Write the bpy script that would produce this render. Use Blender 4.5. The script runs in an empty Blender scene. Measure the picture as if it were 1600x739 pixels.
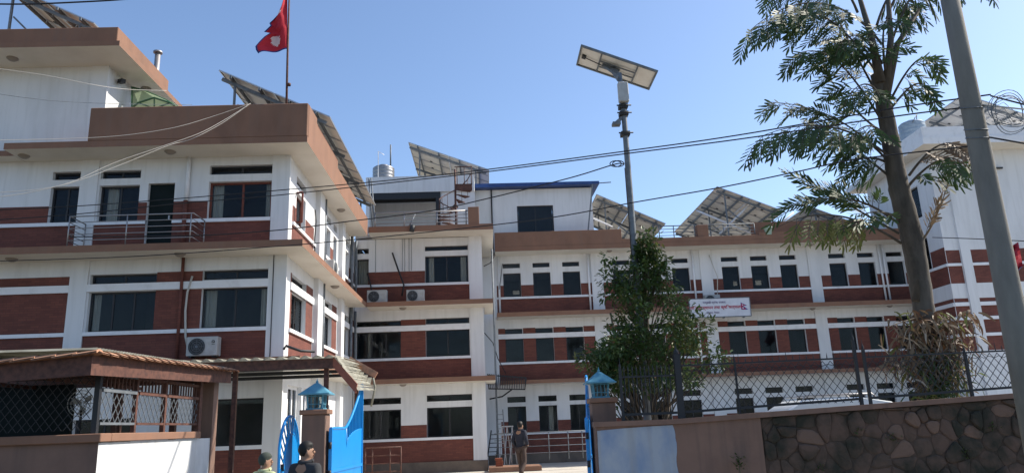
import bpy, bmesh, math, random
from mathutils import Vector, Matrix
rad = math.radians
SC = bpy.context.scene
COL = SC.collection
# ------------------------------------------------------------------ camera
EYE = Vector((0, 0, 1.6)); FPX = 1175.0
def _basis():
    v = Vector((620-800, 4320+369.5, FPX)).normalized()          # world up, in picture space
    y = Vector((766-800, -(666-369.5), FPX)); y = (y - y.dot(v)*v).normalized()
    x = y.cross(v)
    if x.x < 0: x = -x
    return x, y, v
BX, BY, BZ = _basis()
cam = bpy.data.cameras.new('camera'); camo = bpy.data.objects.new('camera', cam); COL.objects.link(camo)
R = Matrix(((BX.x, BX.y, -BX.z), (BY.x, BY.y, -BY.z), (BZ.x, BZ.y, -BZ.z)))
camo.matrix_world = Matrix.Translation(EYE) @ R.to_4x4()
cam.sensor_fit = 'HORIZONTAL'; cam.sensor_width = 36; cam.lens = FPX/1600*36
cam.clip_start = 0.1; cam.clip_end = 3000
SC.camera = camo
def at(px, py, Y):
    """point of the real place at depth Y seen at photo position px,py (used to survey the place)"""
    c = Vector((px-800, -(py-369.5), FPX)); d = Vector((BX.dot(c), BY.dot(c), BZ.dot(c)))
    return EYE + d*(Y/d.y)
# ------------------------------------------------------------------ light
SUN_AZ, SUN_EL = 75.0, 43.0      # azimuth from +Y towards +X
w = bpy.data.worlds.new("World"); SC.world = w; w.use_nodes = True
nt = w.node_tree; bg = nt.nodes['Background']
sky = nt.nodes.new('ShaderNodeTexSky'); sky.sky_type = 'NISHITA'; sky.sun_disc = False
sky.sun_elevation = rad(SUN_EL); sky.sun_rotation = rad(SUN_AZ)
sky.altitude = 800; sky.air_density = 1.0; sky.dust_density = 1.7; sky.ozone_density = 3.0
nt.links.new(sky.outputs[0], bg.inputs[0]); bg.inputs[1].default_value = 0.14
sl = bpy.data.lights.new('sun', 'SUN'); sl.energy = 4.8; sl.angle = rad(0.5); sl.color = (1, .92, .80)
so = bpy.data.objects.new('sun', sl); COL.objects.link(so)
sd = Vector((math.sin(rad(SUN_AZ))*math.cos(rad(SUN_EL)), math.cos(rad(SUN_AZ))*math.cos(rad(SUN_EL)), math.sin(rad(SUN_EL))))
so.rotation_euler = sd.to_track_quat('Z', 'Y').to_euler(); so.location = (40, 10, 40)
SC.view_settings.view_transform = 'Standard'; SC.view_settings.look = 'None'
SC.view_settings.exposure = 0.68; SC.view_settings.gamma = 1.0
SC.cycles.max_bounces = 6; SC.cycles.transparent_max_bounces = 12
# ------------------------------------------------------------------ materials
def newmat(name):
    m = bpy.data.materials.new(name); m.use_nodes = True
    return m, m.node_tree.nodes, m.node_tree.links, m.node_tree.nodes['Principled BSDF']
def mat(name, col, rough=.8, col2=None, scale=4., stretch=(1, 1, 1), lo=.4, hi=.65, bump=0., bscale=60., metal=0., spec=.3, detail=6., streak=None):
    m, N, L, P = newmat(name)
    P.inputs['Roughness'].default_value = rough; P.inputs['Metallic'].default_value = metal
    P.inputs['Specular IOR Level'].default_value = spec
    tc = N.new('ShaderNodeTexCoord'); src = None
    if col2 is not None:
        mp = N.new('ShaderNodeMapping'); mp.inputs['Scale'].default_value = stretch
        n = N.new('ShaderNodeTexNoise'); n.inputs['Scale'].default_value = scale; n.inputs['Detail'].default_value = detail; n.inputs['Roughness'].default_value = .6
        r = N.new('ShaderNodeMapRange'); r.inputs['From Min'].default_value = lo; r.inputs['From Max'].default_value = hi
        x = N.new('ShaderNodeMix'); x.data_type = 'RGBA'
        x.inputs['A'].default_value = (*col, 1); x.inputs['B'].default_value = (*col2, 1)
        L.new(tc.outputs['Object'], mp.inputs['Vector']); L.new(mp.outputs[0], n.inputs['Vector'])
        L.new(n.outputs['Fac'], r.inputs['Value']); L.new(r.outputs[0], x.inputs['Factor'])
        src = x.outputs['Result']
        if streak is not None:
            mp2 = N.new('ShaderNodeMapping'); mp2.inputs['Scale'].default_value = (5, 5, .35)
            n2 = N.new('ShaderNodeTexNoise'); n2.inputs['Scale'].default_value = 1.3; n2.inputs['Detail'].default_value = 8
            r2 = N.new('ShaderNodeMapRange'); r2.inputs['From Min'].default_value = .5; r2.inputs['From Max'].default_value = .75; r2.inputs['To Max'].default_value = .8
            x2 = N.new('ShaderNodeMix'); x2.data_type = 'RGBA'; x2.inputs['B'].default_value = (*streak, 1)
            L.new(tc.outputs['Object'], mp2.inputs['Vector']); L.new(mp2.outputs[0], n2.inputs['Vector']); L.new(n2.outputs['Fac'], r2.inputs['Value'])
            L.new(r2.outputs[0], x2.inputs['Factor']); L.new(src, x2.inputs['A']); src = x2.outputs['Result']
        L.new(src, P.inputs['Base Color'])
    else:
        P.inputs['Base Color'].default_value = (*col, 1)
    if bump:
        b = N.new('ShaderNodeTexNoise'); b.inputs['Scale'].default_value = bscale; b.inputs['Detail'].default_value = 4
        bb = N.new('ShaderNodeBump'); bb.inputs['Strength'].default_value = bump; bb.inputs['Distance'].default_value = .01
        L.new(tc.outputs['Object'], b.inputs['Vector']); L.new(b.outputs['Fac'], bb.inputs['Height']); L.new(bb.outputs[0], P.inputs['Normal'])
    return m
def brickmat():
    m, N, L, P = newmat('brick_cladding'); P.inputs['Roughness'].default_value = .85
    tc = N.new('ShaderNodeTexCoord'); s = N.new('ShaderNodeSeparateXYZ'); a = N.new('ShaderNodeMath'); c = N.new('ShaderNodeCombineXYZ')
    L.new(tc.outputs['Object'], s.inputs[0]); L.new(s.outputs[0], a.inputs[0]); L.new(s.outputs[1], a.inputs[1]); L.new(a.outputs[0], c.inputs[0]); L.new(s.outputs[2], c.inputs[1])
    b = N.new('ShaderNodeTexBrick'); b.inputs['Scale'].default_value = 1; b.inputs['Brick Width'].default_value = .23; b.inputs['Row Height'].default_value = .065
    b.inputs['Mortar Size'].default_value = .006; b.inputs['Mortar Smooth'].default_value = .2
    b.inputs['Color1'].default_value = (.165, .052, .036, 1); b.inputs['Color2'].default_value = (.120, .038, .028, 1); b.inputs['Mortar'].default_value = (.105, .036, .027, 1)
    L.new(c.outputs[0], b.inputs['Vector'])
    n = N.new('ShaderNodeTexNoise'); n.inputs['Scale'].default_value = 1.2; n.inputs['Detail'].default_value = 5
    r = N.new('ShaderNodeMapRange'); r.inputs['From Min'].default_value = .35; r.inputs['From Max'].default_value = .7; r.inputs['To Min'].default_value = 1.08; r.inputs['To Max'].default_value = .8
    h = N.new('ShaderNodeHueSaturation'); L.new(tc.outputs['Object'], n.inputs['Vector']); L.new(n.outputs['Fac'], r.inputs['Value']); L.new(r.outputs[0], h.inputs['Value'])
    L.new(b.outputs['Color'], h.inputs['Color']); L.new(h.outputs[0], P.inputs['Base Color'])
    bb = N.new('ShaderNodeBump'); bb.inputs['Strength'].default_value = .4; bb.inputs['Distance'].default_value = .005; bb.invert = True
    L.new(b.outputs['Fac'], bb.inputs['Height']); L.new(bb.outputs[0], P.inputs['Normal'])
    return m
def glassmat(name, tint, transp, rough=.03):
    m, N, L, P = newmat(name); N.remove(P)
    out = N['Material Output']; t = N.new('ShaderNodeBsdfTransparent'); t.inputs[0].default_value = (*tint, 1)
    g = N.new('ShaderNodeBsdfGlossy'); g.inputs['Roughness'].default_value = rough; g.inputs[0].default_value = (.9, .95, 1, 1)
    d = N.new('ShaderNodeBsdfDiffuse'); d.inputs[0].default_value = (.02, .024, .03, 1)
    f = N.new('ShaderNodeFresnel'); f.inputs[0].default_value = 1.22
    x1 = N.new('ShaderNodeMixShader'); x1.inputs[0].default_value = transp; L.new(d.outputs[0], x1.inputs[1]); L.new(t.outputs[0], x1.inputs[2])
    x2 = N.new('ShaderNodeMixShader'); L.new(f.outputs[0], x2.inputs[0]); L.new(x1.outputs[0], x2.inputs[1]); L.new(g.outputs[0], x2.inputs[2])
    L.new(x2.outputs[0], out.inputs[0]); return m
def leafmat(name, c1, c2, trans=.35, rough=.45):
    m, N, L, P = newmat(name); out = N['Material Output']
    P.inputs['Roughness'].default_value = rough; P.inputs['Specular IOR Level'].default_value = .4
    tc = N.new('ShaderNodeTexCoord'); n = N.new('ShaderNodeTexNoise'); n.inputs['Scale'].default_value = 2.3; n.inputs['Detail'].default_value = 6
    x = N.new('ShaderNodeMix'); x.data_type = 'RGBA'; x.inputs['A'].default_value = (*c1, 1); x.inputs['B'].default_value = (*c2, 1)
    r = N.new('ShaderNodeMapRange'); r.inputs['From Min'].default_value = .35; r.inputs['From Max'].default_value = .65
    L.new(tc.outputs['Object'], n.inputs['Vector']); L.new(n.outputs['Fac'], r.inputs['Value']); L.new(r.outputs[0], x.inputs['Factor'])
    L.new(x.outputs['Result'], P.inputs['Base Color'])
    t = N.new('ShaderNodeBsdfTranslucent'); L.new(x.outputs['Result'], t.inputs[0])
    mx = N.new('ShaderNodeMixShader'); mx.inputs[0].default_value = trans
    L.new(P.outputs[0], mx.inputs[1]); L.new(t.outputs[0], mx.inputs[2]); L.new(mx.outputs[0], out.inputs[0]); return m
M = dict(
 white=mat('white_wall_paint', (.66, .67, .68), .85, (.56, .57, .58), 1.2, (1, 1, .4), .45, .8, .15, 40, streak=(.55, .56, .56)),
 soffit_bounce=mat('soffit_bounce_tint', (.66, .63, .56), .9, (.56, .53, .46), 1.0, lo=.45, hi=.8),  # warm bounce from ground and brown paint is put into this underside colour
 oldwhite=mat('old_whitewash', (.56, .57, .57), .9, (.40, .42, .43), 2.0, (1, 1, .6), .45, .75, .3, 25, streak=(.42, .41, .38)),
 trim=mat('white_band_paint', (.72, .73, .75), .7, (.60, .61, .62), 3, lo=.5, hi=.75),
 brown=mat('brown_fascia_paint', (.225, .122, .080), .85, (.17, .094, .063), 1.5, (1, 1, .5), .45, .75, .15, 30, streak=(.20, .12, .085)),
 plinth=mat('grey_brown_plinth', (.16, .125, .10), .9, (.11, .09, .075), 2, bump=.2),
 brick=brickmat(),
 alu=mat('dark_window_frame', (.03, .03, .033), .5),
 wood=mat('red_brown_window_wood', (.16, .045, .03), .6, (.10, .03, .02), 8),
 glass=glassmat('tinted_window_glass', (.85, .88, .9), .88),
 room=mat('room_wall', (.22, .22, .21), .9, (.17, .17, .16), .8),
 curtain=mat('cream_curtain', (.74, .68, .56), .9, (.60, .54, .43), 9, (6, 6, .3)),
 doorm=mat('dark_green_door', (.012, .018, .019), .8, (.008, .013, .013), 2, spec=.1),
 steel=mat('stainless_steel', (.34, .33, .33), .45, metal=.7),
 darkmetal=mat('black_painted_iron', (.022, .024, .028), .5),
 rust=mat('rusty_brown_iron', (.12, .055, .04), .7, (.06, .03, .025), 12),
 galv=mat('galvanised_steel', (.17, .19, .21), .6, (.12, .135, .15), 8, metal=.25),
 plastic=mat('pale_grey_plastic', (.42, .43, .42), .6, (.34, .34, .33), 5),
 acgrille=mat('black_grille', (.035, .037, .04), .6),
 rubber=mat('black_cable', (.02, .02, .022), .6),
 whitecable=mat('white_cable', (.46, .44, .40), .6),
 pv=mat('solar_cell_face', (.012, .018, .05), .15, (.02, .03, .07), 20, spec=.6),
 back=mat('solar_backsheet', (.74, .72, .67), .7, (.66, .63, .58), 2), deck=mat('roof_deck_screed', (.42, .40, .36), .9, (.33, .31, .28), 1),
 alum=mat('anodised_frame', (.45, .46, .48), .4, metal=.6),
 tankm=mat('stainless_tank', (.30, .30, .31), .38, (.2, .2, .2), 6, (1, 1, 6), metal=.7),
 bluetank=mat('grey_blue_plastic', (.26, .33, .40), .6, (.20, .26, .33), 5),
 blueroof=mat('blue_roof_sheet', (.03, .07, .22), .5, (.02, .05, .16), 3),
 blue=mat('bright_blue_gate_paint', (.004, .24, .62), .35, (.004, .20, .54), 2.5, lo=.5, hi=.8, spec=.5),
 lantern=mat('lantern_blue_paint', (.09, .27, .36), .55, (.06, .20, .29), 5),
 lglass=glassmat('lantern_glass', (.6, .65, .65), .65, .15),
 concrete=mat('yard_concrete', (.50, .47, .42), .9, (.40, .37, .32), .7, lo=.4, hi=.7, bump=.3, bscale=25),
 asphalt=mat('road_asphalt', (.055, .053, .05), .95, (.04, .04, .038), 3, bump=.4),
 earth=mat('bare_ground', (.22, .18, .13), .95, (.14, .13, .08), .3, bump=.4),
 pole=mat('cast_concrete_pole', (.21, .20, .175), .9, (.145, .138, .12), 4, (1, 1, .25), .4, .7, .35, 35, streak=(.17, .16, .15)),
 render=mat('brown_rendered_wall', (.20, .125, .095), .9, (.15, .095, .075), 1.3, lo=.4, hi=.7, bump=.35, bscale=18, streak=(.12, .085, .07)),
 patch=mat('pale_blue_whitewash', (.31, .35, .40), .9, (.17, .24, .36), 2.2, (1, 1, .55), .42, .72, .25, 30, streak=(.27, .28, .28)),
 mortar=mat('wall_mortar', (.085, .057, .045), .95, (.028, .026, .02), 1.1, lo=.40, hi=.58, bump=.7, bscale=30, detail=10),
 stoneA=mat('brown_wall_stone', (.100, .066, .051), .9, (.026, .026, .019), 1.1, lo=0.43, hi=0.6, bump=.9, bscale=16, detail=12),
 stoneB=mat('mossy_wall_stone', (.090, .062, .048), .9, (.026, .026, .019), 1.35, lo=0.38, hi=0.56, bump=.9, bscale=16, detail=12),
 stoneC=mat('pale_wall_stone', (.140, .092, .070), .9, (.026, .026, .019), 1.1, lo=0.48, hi=0.64, bump=.9, bscale=16, detail=12),
 sheet=leafmat('old_translucent_roof_sheet', (.42, .41, .34), (.26, .25, .20), .38, .7),
 tile=mat('clay_roof_tile', (.50, .25, .15), .85, (.30, .18, .12), 6),
 woodrust=mat('painted_board_red_brown', (.30, .10, .06), .7, (.2, .07, .045), 3),
 bark=mat('tree_bark', (.11, .09, .07), .95, (.06, .05, .04), 8, (1, 1, .3), bump=.6, bscale=25),
 palmbark=mat('palm_trunk_bark', (.115, .10, .082), .95, (.055, .048, .04), 3, (1, 1, .35), .4, .65, .9, 14, streak=(.045, .038, .032)),
 leaf=leafmat('bush_leaf', (.038, .076, .020), (.070, .115, .032), .32),
 palmleaf=leafmat('palm_leaflet', (.034, .064, .024), (.062, .100, .032), .3, .6),
 palmyellow=leafmat('yellowish_palm_leaflet', (.10, .13, .03), (.16, .15, .04), .4),
 dead=leafmat('dead_palm_leaf', (.13, .085, .05), (.22, .16, .10), .15, .7), woody=leafmat('brown_dry_leaf', (.10, .055, .03), (.15, .08, .045), .15, .8), deadpale=leafmat('bleached_dead_leaf', (.45, .38, .30), (.30, .24, .17), .1, .7),
 red=mat('flag_red_cloth', (.42, .02, .035), .8), navy=mat('flag_blue_border', (.02, .035, .16), .8), flagwhite=mat('flag_white_emblem', (.62, .50, .50), .8),
 signw=mat('sign_board_white', (.58, .60, .65), .6, (.50, .52, .57), 2), signr=mat('sign_red_lettering', (.36, .03, .06), .6), signn=mat('sign_dark_lettering', (.12, .10, .20), .6), signb=mat('sign_blue_print', (.04, .05, .25), .6),
 skin=mat('skin', (.30, .17, .11), .6), hair=mat('black_hair', (.012, .011, .010), .6),
 jacket=mat('navy_jacket_cloth', (.030, .032, .045), .9, (.022, .024, .035), 5), coat=mat('dark_grey_coat_cloth', (.04, .042, .045), .9, (.03, .03, .033), 6),
 khaki=mat('dark_brown_trousers_cloth', (.065, .045, .038), .9), vest=mat('pale_green_vest_cloth', (.42, .45, .26), .8), capm=mat('knitted_cap_cloth', (.05, .06, .05), .95),
 shoe=mat('shoe_leather', (.05, .035, .028), .6), sole=mat('pale_sole', (.4, .33, .26), .8),
 carpaint=mat('white_car_paint', (.62, .65, .66), .25, spec=.6), carglass=mat('dark_car_glass', (.01, .012, .015), .08, spec=.8), tyre=mat('tyre_rubber', (.02, .02, .02), .8),
 lamp=mat('frosted_ceiling_light', (.25, .22, .19), .4), redbrick=mat('loose_red_brick', (.30, .09, .05), .9, (.2, .07, .04), 5),
 polycarb=leafmat('green_polycarbonate', (.35, .42, .28), (.30, .38, .24), .5, .4), greenframe=mat('green_steel_frame', (.05, .12, .06), .5),
 pail=mat('pale_green_pail', (.35, .5, .45), .5))
# ------------------------------------------------------------------ mesh helpers
ORG = {}
class MB:
    def __init__(s): s.v = []; s.f = []; s.m = []; s.sm = []
    def add(s, vs, fs, m=0, smooth=False):
        b = len(s.v); s.v += [Vector(v) for v in vs]
        for f in fs: s.f.append([b+i for i in f]); s.m.append(m); s.sm.append(smooth)
        return s
    def quad(s, a, b, c, d, m=0): return s.add([a, b, c, d], [(0, 1, 2, 3)], m)
    def box(s, x0, x1, y0, y1, z0, z1, m=0):
        if x0 > x1: x0, x1 = x1, x0
        if y0 > y1: y0, y1 = y1, y0
        if z0 > z1: z0, z1 = z1, z0
        v = [(x, y, z) for z in (z0, z1) for y in (y0, y1) for x in (x0, x1)]
        return s.add(v, [(0, 2, 3, 1), (4, 5, 7, 6), (0, 1, 5, 4), (2, 6, 7, 3), (0, 4, 6, 2), (1, 3, 7, 5)], m)
    def bar(s, p, q, w=.04, h=None, m=0, up=(0, 0, 1)):
        p, q = Vector(p), Vector(q); d = (q-p); 
        if d.length < 1e-6: return s
        d.normalize(); u = Vector(up)
        if abs(d.dot(u)) > .98: u = Vector((1, 0, 0))
        a = d.cross(u).normalized()*(w/2); b = a.cross(d).normalized()*((h or w)/2)
        v = [p-a-b, p+a-b, p+a+b, p-a+b, q-a-b, q+a-b, q+a+b, q-a+b]
        return s.add(v, [(0, 1, 2, 3), (7, 6, 5, 4), (0, 4, 5, 1), (1, 5, 6, 2), (2, 6, 7, 3), (3, 7, 4, 0)], m)
    def tube(s, pts, r, n=8, m=0, caps=True):
        pts = [Vector(p) for p in pts]; k = len(pts)
        rs = r if isinstance(r, (list, tuple)) else [r]*k
        b0 = len(s.v); prev = None
        for i, p in enumerate(pts):
            d = (pts[min(i+1, k-1)]-pts[max(i-1, 0)]).normalized()
            if prev is None:
                u = Vector((0, 0, 1)) if abs(d.z) < .9 else Vector((1, 0, 0)); a = d.cross(u).normalized()
            else:
                a = (prev - prev.dot(d)*d).normalized()
            prev = a; b = d.cross(a)
            for j in range(n):
                t = 2*math.pi*j/n; s.v.append(p + (a*math.cos(t)+b*math.sin(t))*rs[i])
        for i in range(k-1):
            for j in range(n):
                s.f.append([b0+i*n+j, b0+i*n+(j+1) % n, b0+(i+1)*n+(j+1) % n, b0+(i+1)*n+j]); s.m.append(m); s.sm.append(True)
        if caps:
            s.f.append([b0+j for j in range(n)][::-1]); s.m.append(m); s.sm.append(False)
            s.f.append([b0+(k-1)*n+j for j in range(n)]); s.m.append(m); s.sm.append(False)
        return s
    def lathe(s, c, prof, n=20, m=0):
        c = Vector(c); b0 = len(s.v)
        for (r, z) in prof:
            for j in range(n):
                t = 2*math.pi*j/n; s.v.append(c+Vector((r*math.cos(t), r*math.sin(t), z)))
        for i in range(len(prof)-1):
            for j in range(n):
                s.f.append([b0+i*n+j, b0+i*n+(j+1) % n, b0+(i+1)*n+(j+1) % n, b0+(i+1)*n+j]); s.m.append(m); s.sm.append(True)
        return s
    def prism(s, poly, d, m=0):
        """poly: list of points in order, extruded by vector d"""
        poly = [Vector(p) for p in poly]; d = Vector(d); n = len(poly)
        s.add(poly+[p+d for p in poly], [tuple(range(n))[::-1], tuple(range(n, 2*n))]+[(i, (i+1) % n, n+(i+1) % n, n+i) for i in range(n)], m)
        return s
    def build(s, name, mats, parent=None, kind=None, label=None, bevel=0., local=False):
        me = bpy.data.meshes.new(name)
        off = Vector((0, 0, 0)) if (parent is None or local) else ORG.get(parent.name, Vector((0, 0, 0)))
        me.from_pydata([tuple(v-off) for v in s.v], [], s.f)
        if not isinstance(mats, (list, tuple)): mats = [mats]
        for x in mats: me.materials.append(x)
        me.polygons.foreach_set('material_index', s.m); me.polygons.foreach_set('use_smooth', s.sm)
        me.validate(); me.update()
        bm = bmesh.new(); bm.from_mesh(me); bmesh.ops.recalc_face_normals(bm, faces=bm.faces)
        if bevel:
            ed = [e for e in bm.edges if len(e.link_faces) == 2 and e.calc_face_angle(0) > .9]
            bmesh.ops.bevel(bm, geom=ed, offset=bevel, segments=1, affect='EDGES', clamp_overlap=True)
        bm.to_mesh(me); bm.free()
        o = bpy.data.objects.new(name, me); COL.objects.link(o)
        if parent is not None:
            o.parent = parent; ORG[o.name] = off
        if kind: o['kind'] = kind
        if label: o['label'] = label
        return o
def thing(name, label, cat, loc, group=None, rz=0):
    o = bpy.data.objects.new(name, None); COL.objects.link(o); o.location = loc; o.rotation_euler = (0, 0, rz); o.empty_display_size = .2
    o['label'] = label; o['category'] = cat
    if group: o['group'] = group
    ORG[o.name] = Vector(loc); return o
def tag(o, label, cat, group=None):
    o['label'] = label; o['category'] = cat
    if group: o['group'] = group
    return o
def recenter(o):
    """put the origin of a single-mesh thing at its base"""
    me = o.data; n = len(me.vertices); xs = [v.co for v in me.vertices]
    c = Vector((sum(v.x for v in xs)/n, sum(v.y for v in xs)/n, min(v.z for v in xs)))
    me.transform(Matrix.Translation(-c)); o.location = c; return o
def copy_tree(o, parent=None):
    c = o.copy(); COL.objects.link(c); c.parent = parent
    for ch in [x for x in o.children]: copy_tree(ch, c)
    return c
# ------------------------------------------------------------------ facade builder
class Facade:
    """plane through O, running along U, facing N (all horizontal); local coords u, z, d (d outward)"""
    def __init__(s, root, O, U, N): s.root = root; s.O = Vector(O); s.U = Vector(U); s.N = Vector(N)
    def P(s, u, z, d=0): return s.O + s.U*u + s.N*d + Vector((0, 0, z))
    def box(s, mb, u0, u1, z0, z1, d0, d1, m=0):
        v = [s.P(u, z, d) for z in (z0, z1) for d in (d0, d1) for u in (u0, u1)]
        mb.add(v, [(0, 2, 3, 1), (4, 5, 7, 6), (0, 1, 5, 4), (2, 6, 7, 3), (0, 4, 6, 2), (1, 3, 7, 5)], m)
    def part(s, name, m, u0, u1, z0, z1, d0, d1, parent=None, label=None, bevel=0):
        mb = MB(); s.box(mb, u0, u1, z0, z1, d0, d1); return mb.build(name, m, parent or s.root, label=label, bevel=bevel)
    def wall(s, u0, u1, z0, z1, openings, bricks=(), th=.22, wm='white'):
        us = {u0, u1}; zs = {z0, z1}
        for r in list(openings)+list(bricks):
            us |= {min(max(r[0], u0), u1), min(max(r[1], u0), u1)}; zs |= {min(max(r[2], z0), z1), min(max(r[3], z0), z1)}
        us = sorted(us); zs = sorted(zs); W = MB(); B = [MB() for _ in bricks]
        def inn(r, u, z): return r[0] < u < r[1] and r[2] < z < r[3]
        for i in range(len(us)-1):
            for j in range(len(zs)-1):
                a, b, c, d = us[i], us[i+1], zs[j], zs[j+1]
                if b-a < 1e-5 or d-c < 1e-5: continue
                u, z = (a+b)/2, (c+d)/2
                if any(inn(r, u, z) for r in openings): continue
                t = W
                for k, r in enumerate(bricks):
                    if inn(r, u, z): t = B[k]; break
                t.quad(s.P(a, c), s.P(b, c), s.P(b, d), s.P(a, d))
        for (a, b, c, d) in [r[:4] for r in openings]:
            for (p, q) in (((a, c), (b, c)), ((b, c), (b, d)), ((b, d), (a, d)), ((a, d), (a, c))):
                W.quad(s.P(*p), s.P(*q), s.P(*q, -th), s.P(*p, -th))
        w_ = W.build('wall', M[wm], s.root)
        for b in B:
            if b.f: b.build('brick_facing', M['brick'], s.root)
        return w_
    def window(s, u0, u1, z0, z1, n=2, fm='alu', depth=.13, curtain=None, fw=.045, blind=False, split=None):
        F = MB(); e = .001
        u0 += e; u1 -= e; z0 += e; z1 -= e
        s.box(F, u0, u1, z0, z0+fw, -depth-.05, -depth); s.box(F, u0, u1, z1-fw, z1, -depth-.05, -depth)
        s.box(F, u0, u0+fw, z0+fw, z1-fw, -depth-.05, -depth); s.box(F, u1-fw, u1, z0+fw, z1-fw, -depth-.05, -depth)
        xs = [u0+fw+(u1-u0-2*fw)*i/n for i in range(n+1)] if split is None else [u0+fw]+[u0+(u1-u0)*t for t in split]+[u1-fw]
        for x in xs[1:-1]: s.box(F, x-fw/2, x+fw/2, z0+fw, z1-fw, -depth-.048, -depth-.002)
        f = F.build('window', M[fm], s.root)
        for i in range(len(xs)-1):
            g = MB(); a = xs[i]+(fw/2 if i else 0)+.001; b = xs[i+1]-(fw/2 if i < len(xs)-2 else 0)-.001
            s.box(g, a, b, z0+fw+.001, z1-fw-.001, -depth-.03, -depth-.024)
            g.build('pane', M['glass'], f)
        if curtain:
            for (a, b) in curtain:
                c = MB(); k = max(6, int((b-a)*40)); A = u0+(u1-u0)*a; Bb = u0+(u1-u0)*b
                k = max(6, int((Bb-A)*34)); pts = []
                for i in range(k+1):
                    pts.append((A+(Bb-A)*i/k, -depth-.12+.025*math.sin(i*1.9)+.008*math.sin(i*.7)))
                for i in range(k):
                    c.quad(s.P(pts[i][0], z0+.02, pts[i][1]), s.P(pts[i+1][0], z0+.02, pts[i+1][1]), s.P(pts[i+1][0], z1-.03, pts[i+1][1]), s.P(pts[i][0], z1-.03, pts[i][1]))
                c.build('curtain', M['curtain'], f)
        return f
def ceiling_light(root, x, y, z, r=.13):
    mb = MB(); mb.lathe((x, y, z), [(r*1.15, 0), (r*1.15, -.025), (r, -.03), (r*.85, -.06), (r*.5, -.085), (0.001, -.095)], 16)
    mb.build('ceiling_light', M['lamp'], root)
def interior(root, x0, x1, y0, y1, zs, back=None, cross=()):
    """rooms behind the windows: floors, ceilings, partitions, back walls"""
    mb = MB()
    for z in zs: mb.box(x0, x1, y0, y1, z-.08, z)
    for c in cross: mb.box(c-.05, c+.05, y0, y1, zs[0], zs[-1])
    mb.build('room_shell', M['room'], root)
# ==================================================================== SETTING
g = MB(); g.quad((-400, -200, -.14), (400, -200, -.14), (400, 900, -.14), (-400, 900, -.14)); g.build('ground', M['earth'], kind='structure')
g = MB(); g.box(-40, 60, -4, 9.2, -.30, -.132); g.build('road', M['asphalt'], kind='structure')
g = MB(); g.box(-12, 40, 13.2, 60, -.30, -.10); g.build('yard_paving', M['concrete'], kind='structure')
g = MB(); g.box(-2.9, 1.9, 9.2, 13.2, -.30, -.104); g.build('driveway', M['concrete'], kind='structure')
# ==================================================================== LEFT WING (front block)
FL = [(-.02, 3.33, 3.52), (3.52, 6.37, 6.56), (6.56, 9.28, 9.45)]
YA, XA = 20.4, -5.484
A = thing('office_wing', 'white and brick three-storey office wing at left with brown roof parapet and sunlit side wall', 'building', (-10, 25, -.1))
fa = Facade(A, (0, YA, 0), (1, 0, 0), (0, -1, 0))       # front: u = X
opA = [(-12.06, -11.20, 7.47, 8.52), (-12.05, -11.22, 8.72, 8.96), (-10.73, -9.62, 7.47, 8.52), (-10.73, -9.62, 8.72, 8.96), (-9.38, -8.65, 6.56, 8.55),
       (-7.71, -5.96, 7.47, 8.55), (-7.71, -5.96, 8.76, 9.03), (-10.73, -8.95, 4.42, 5.50), (-10.73, -8.95, 5.71, 5.98), (-7.72, -5.95, 4.42, 5.52), (-7.72, -5.95, 5.74, 6.01),
       (-10.8, -9.3, 1.2, 2.15), (-7.6, -5.93, 1.35, 2.55)]
brA = [(-17, -11.26, 7.47, 7.96), (-9.62, -9.38, 7.47, 8.0), (-8.65, -7.71, 7.47, 8.0), (-17, -11.26, 6.56, 7.37), (-10.78, -9.38, 6.56, 7.37), (-8.65, -5.95, 6.56, 7.37),
       (-17, -11.26, 5.71, 5.95), (-17, -11.26, 4.42, 5.50), (-17, -11.26, 3.52, 4.32), (-8.95, -7.72, 4.42, 5.50), (-8.95, -7.72, 5.71, 6.0), (-10.78, -5.92, 3.52, 4.32), (-17, -5.92, .3, 1.25)]
fa.wall(-17, XA, -.1, 9.35, opA, brA)
fa.wall(-17, -10.8, 9.45, 12.25, [], [])
for (a, b, z) in ((-17, -11.26, 7.37), (-10.78, -9.38, 7.37), (-8.65, -5.95, 7.37), (-17, -11.26, 4.32), (-10.78, -5.92, 4.32), (-17, -11.26, 5.50), (-10.78, -5.92, 5.51), (-8.0, -5.92, 1.25)):
    fa.part('sill_band' if z not in (5.50, 5.51) else 'lintel_band', M['trim'], a, b, z, z+(.10 if z not in (5.50, 5.51) else .20), -.05, .05)
for (a, b, z0, z1) in ((-11.26, -10.78, 3.52, 6.37), (-11.26, -10.78, 6.56, 9.28), (-5.94, XA+.04, 3.52, 6.37), (-5.94, XA+.04, 6.56, 9.28), (-5.92, XA+.04, -.1, 3.33), (-11.26, -10.78, 9.45, 12.2)):
    fa.part('pillar', M['white'], a, b, z0, z1, -.02, .045)
fa.window(-12.06, -11.20, 7.47, 8.52, 2); fa.window(-12.05, -11.22, 8.72, 8.96, 1)
fa.window(-10.73, -9.62, 7.47, 8.52, 2, curtain=[(.12, .4)]); fa.window(-10.73, -9.62, 8.72, 8.96, 2)
fa.window(-7.71, -5.96, 7.47, 8.55, 2, 'wood', split=[.53], curtain=[(.03, .2), (.88, .98)], fw=.06); fa.window(-7.71, -5.96, 8.76, 9.03, 2)
fa.window(-10.73, -8.95, 4.42, 5.50, 3, curtain=[(.02, .12)]); fa.window(-10.73, -8.95, 5.71, 5.98, 2)
fa.window(-7.72, -5.95, 4.42, 5.52, 2, curtain=[(.02, .19), (.87, .99)]); fa.window(-7.72, -5.95, 5.74, 6.01, 2)
fa.window(-10.8, -9.3, 1.2, 2.15, 2); fa.window(-7.6, -5.93, 1.35, 2.55, 2)
d = fa.part('door', M['doorm'], -9.37, -8.66, 6.57, 8.54, -.16, -.11, bevel=.01)
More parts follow.
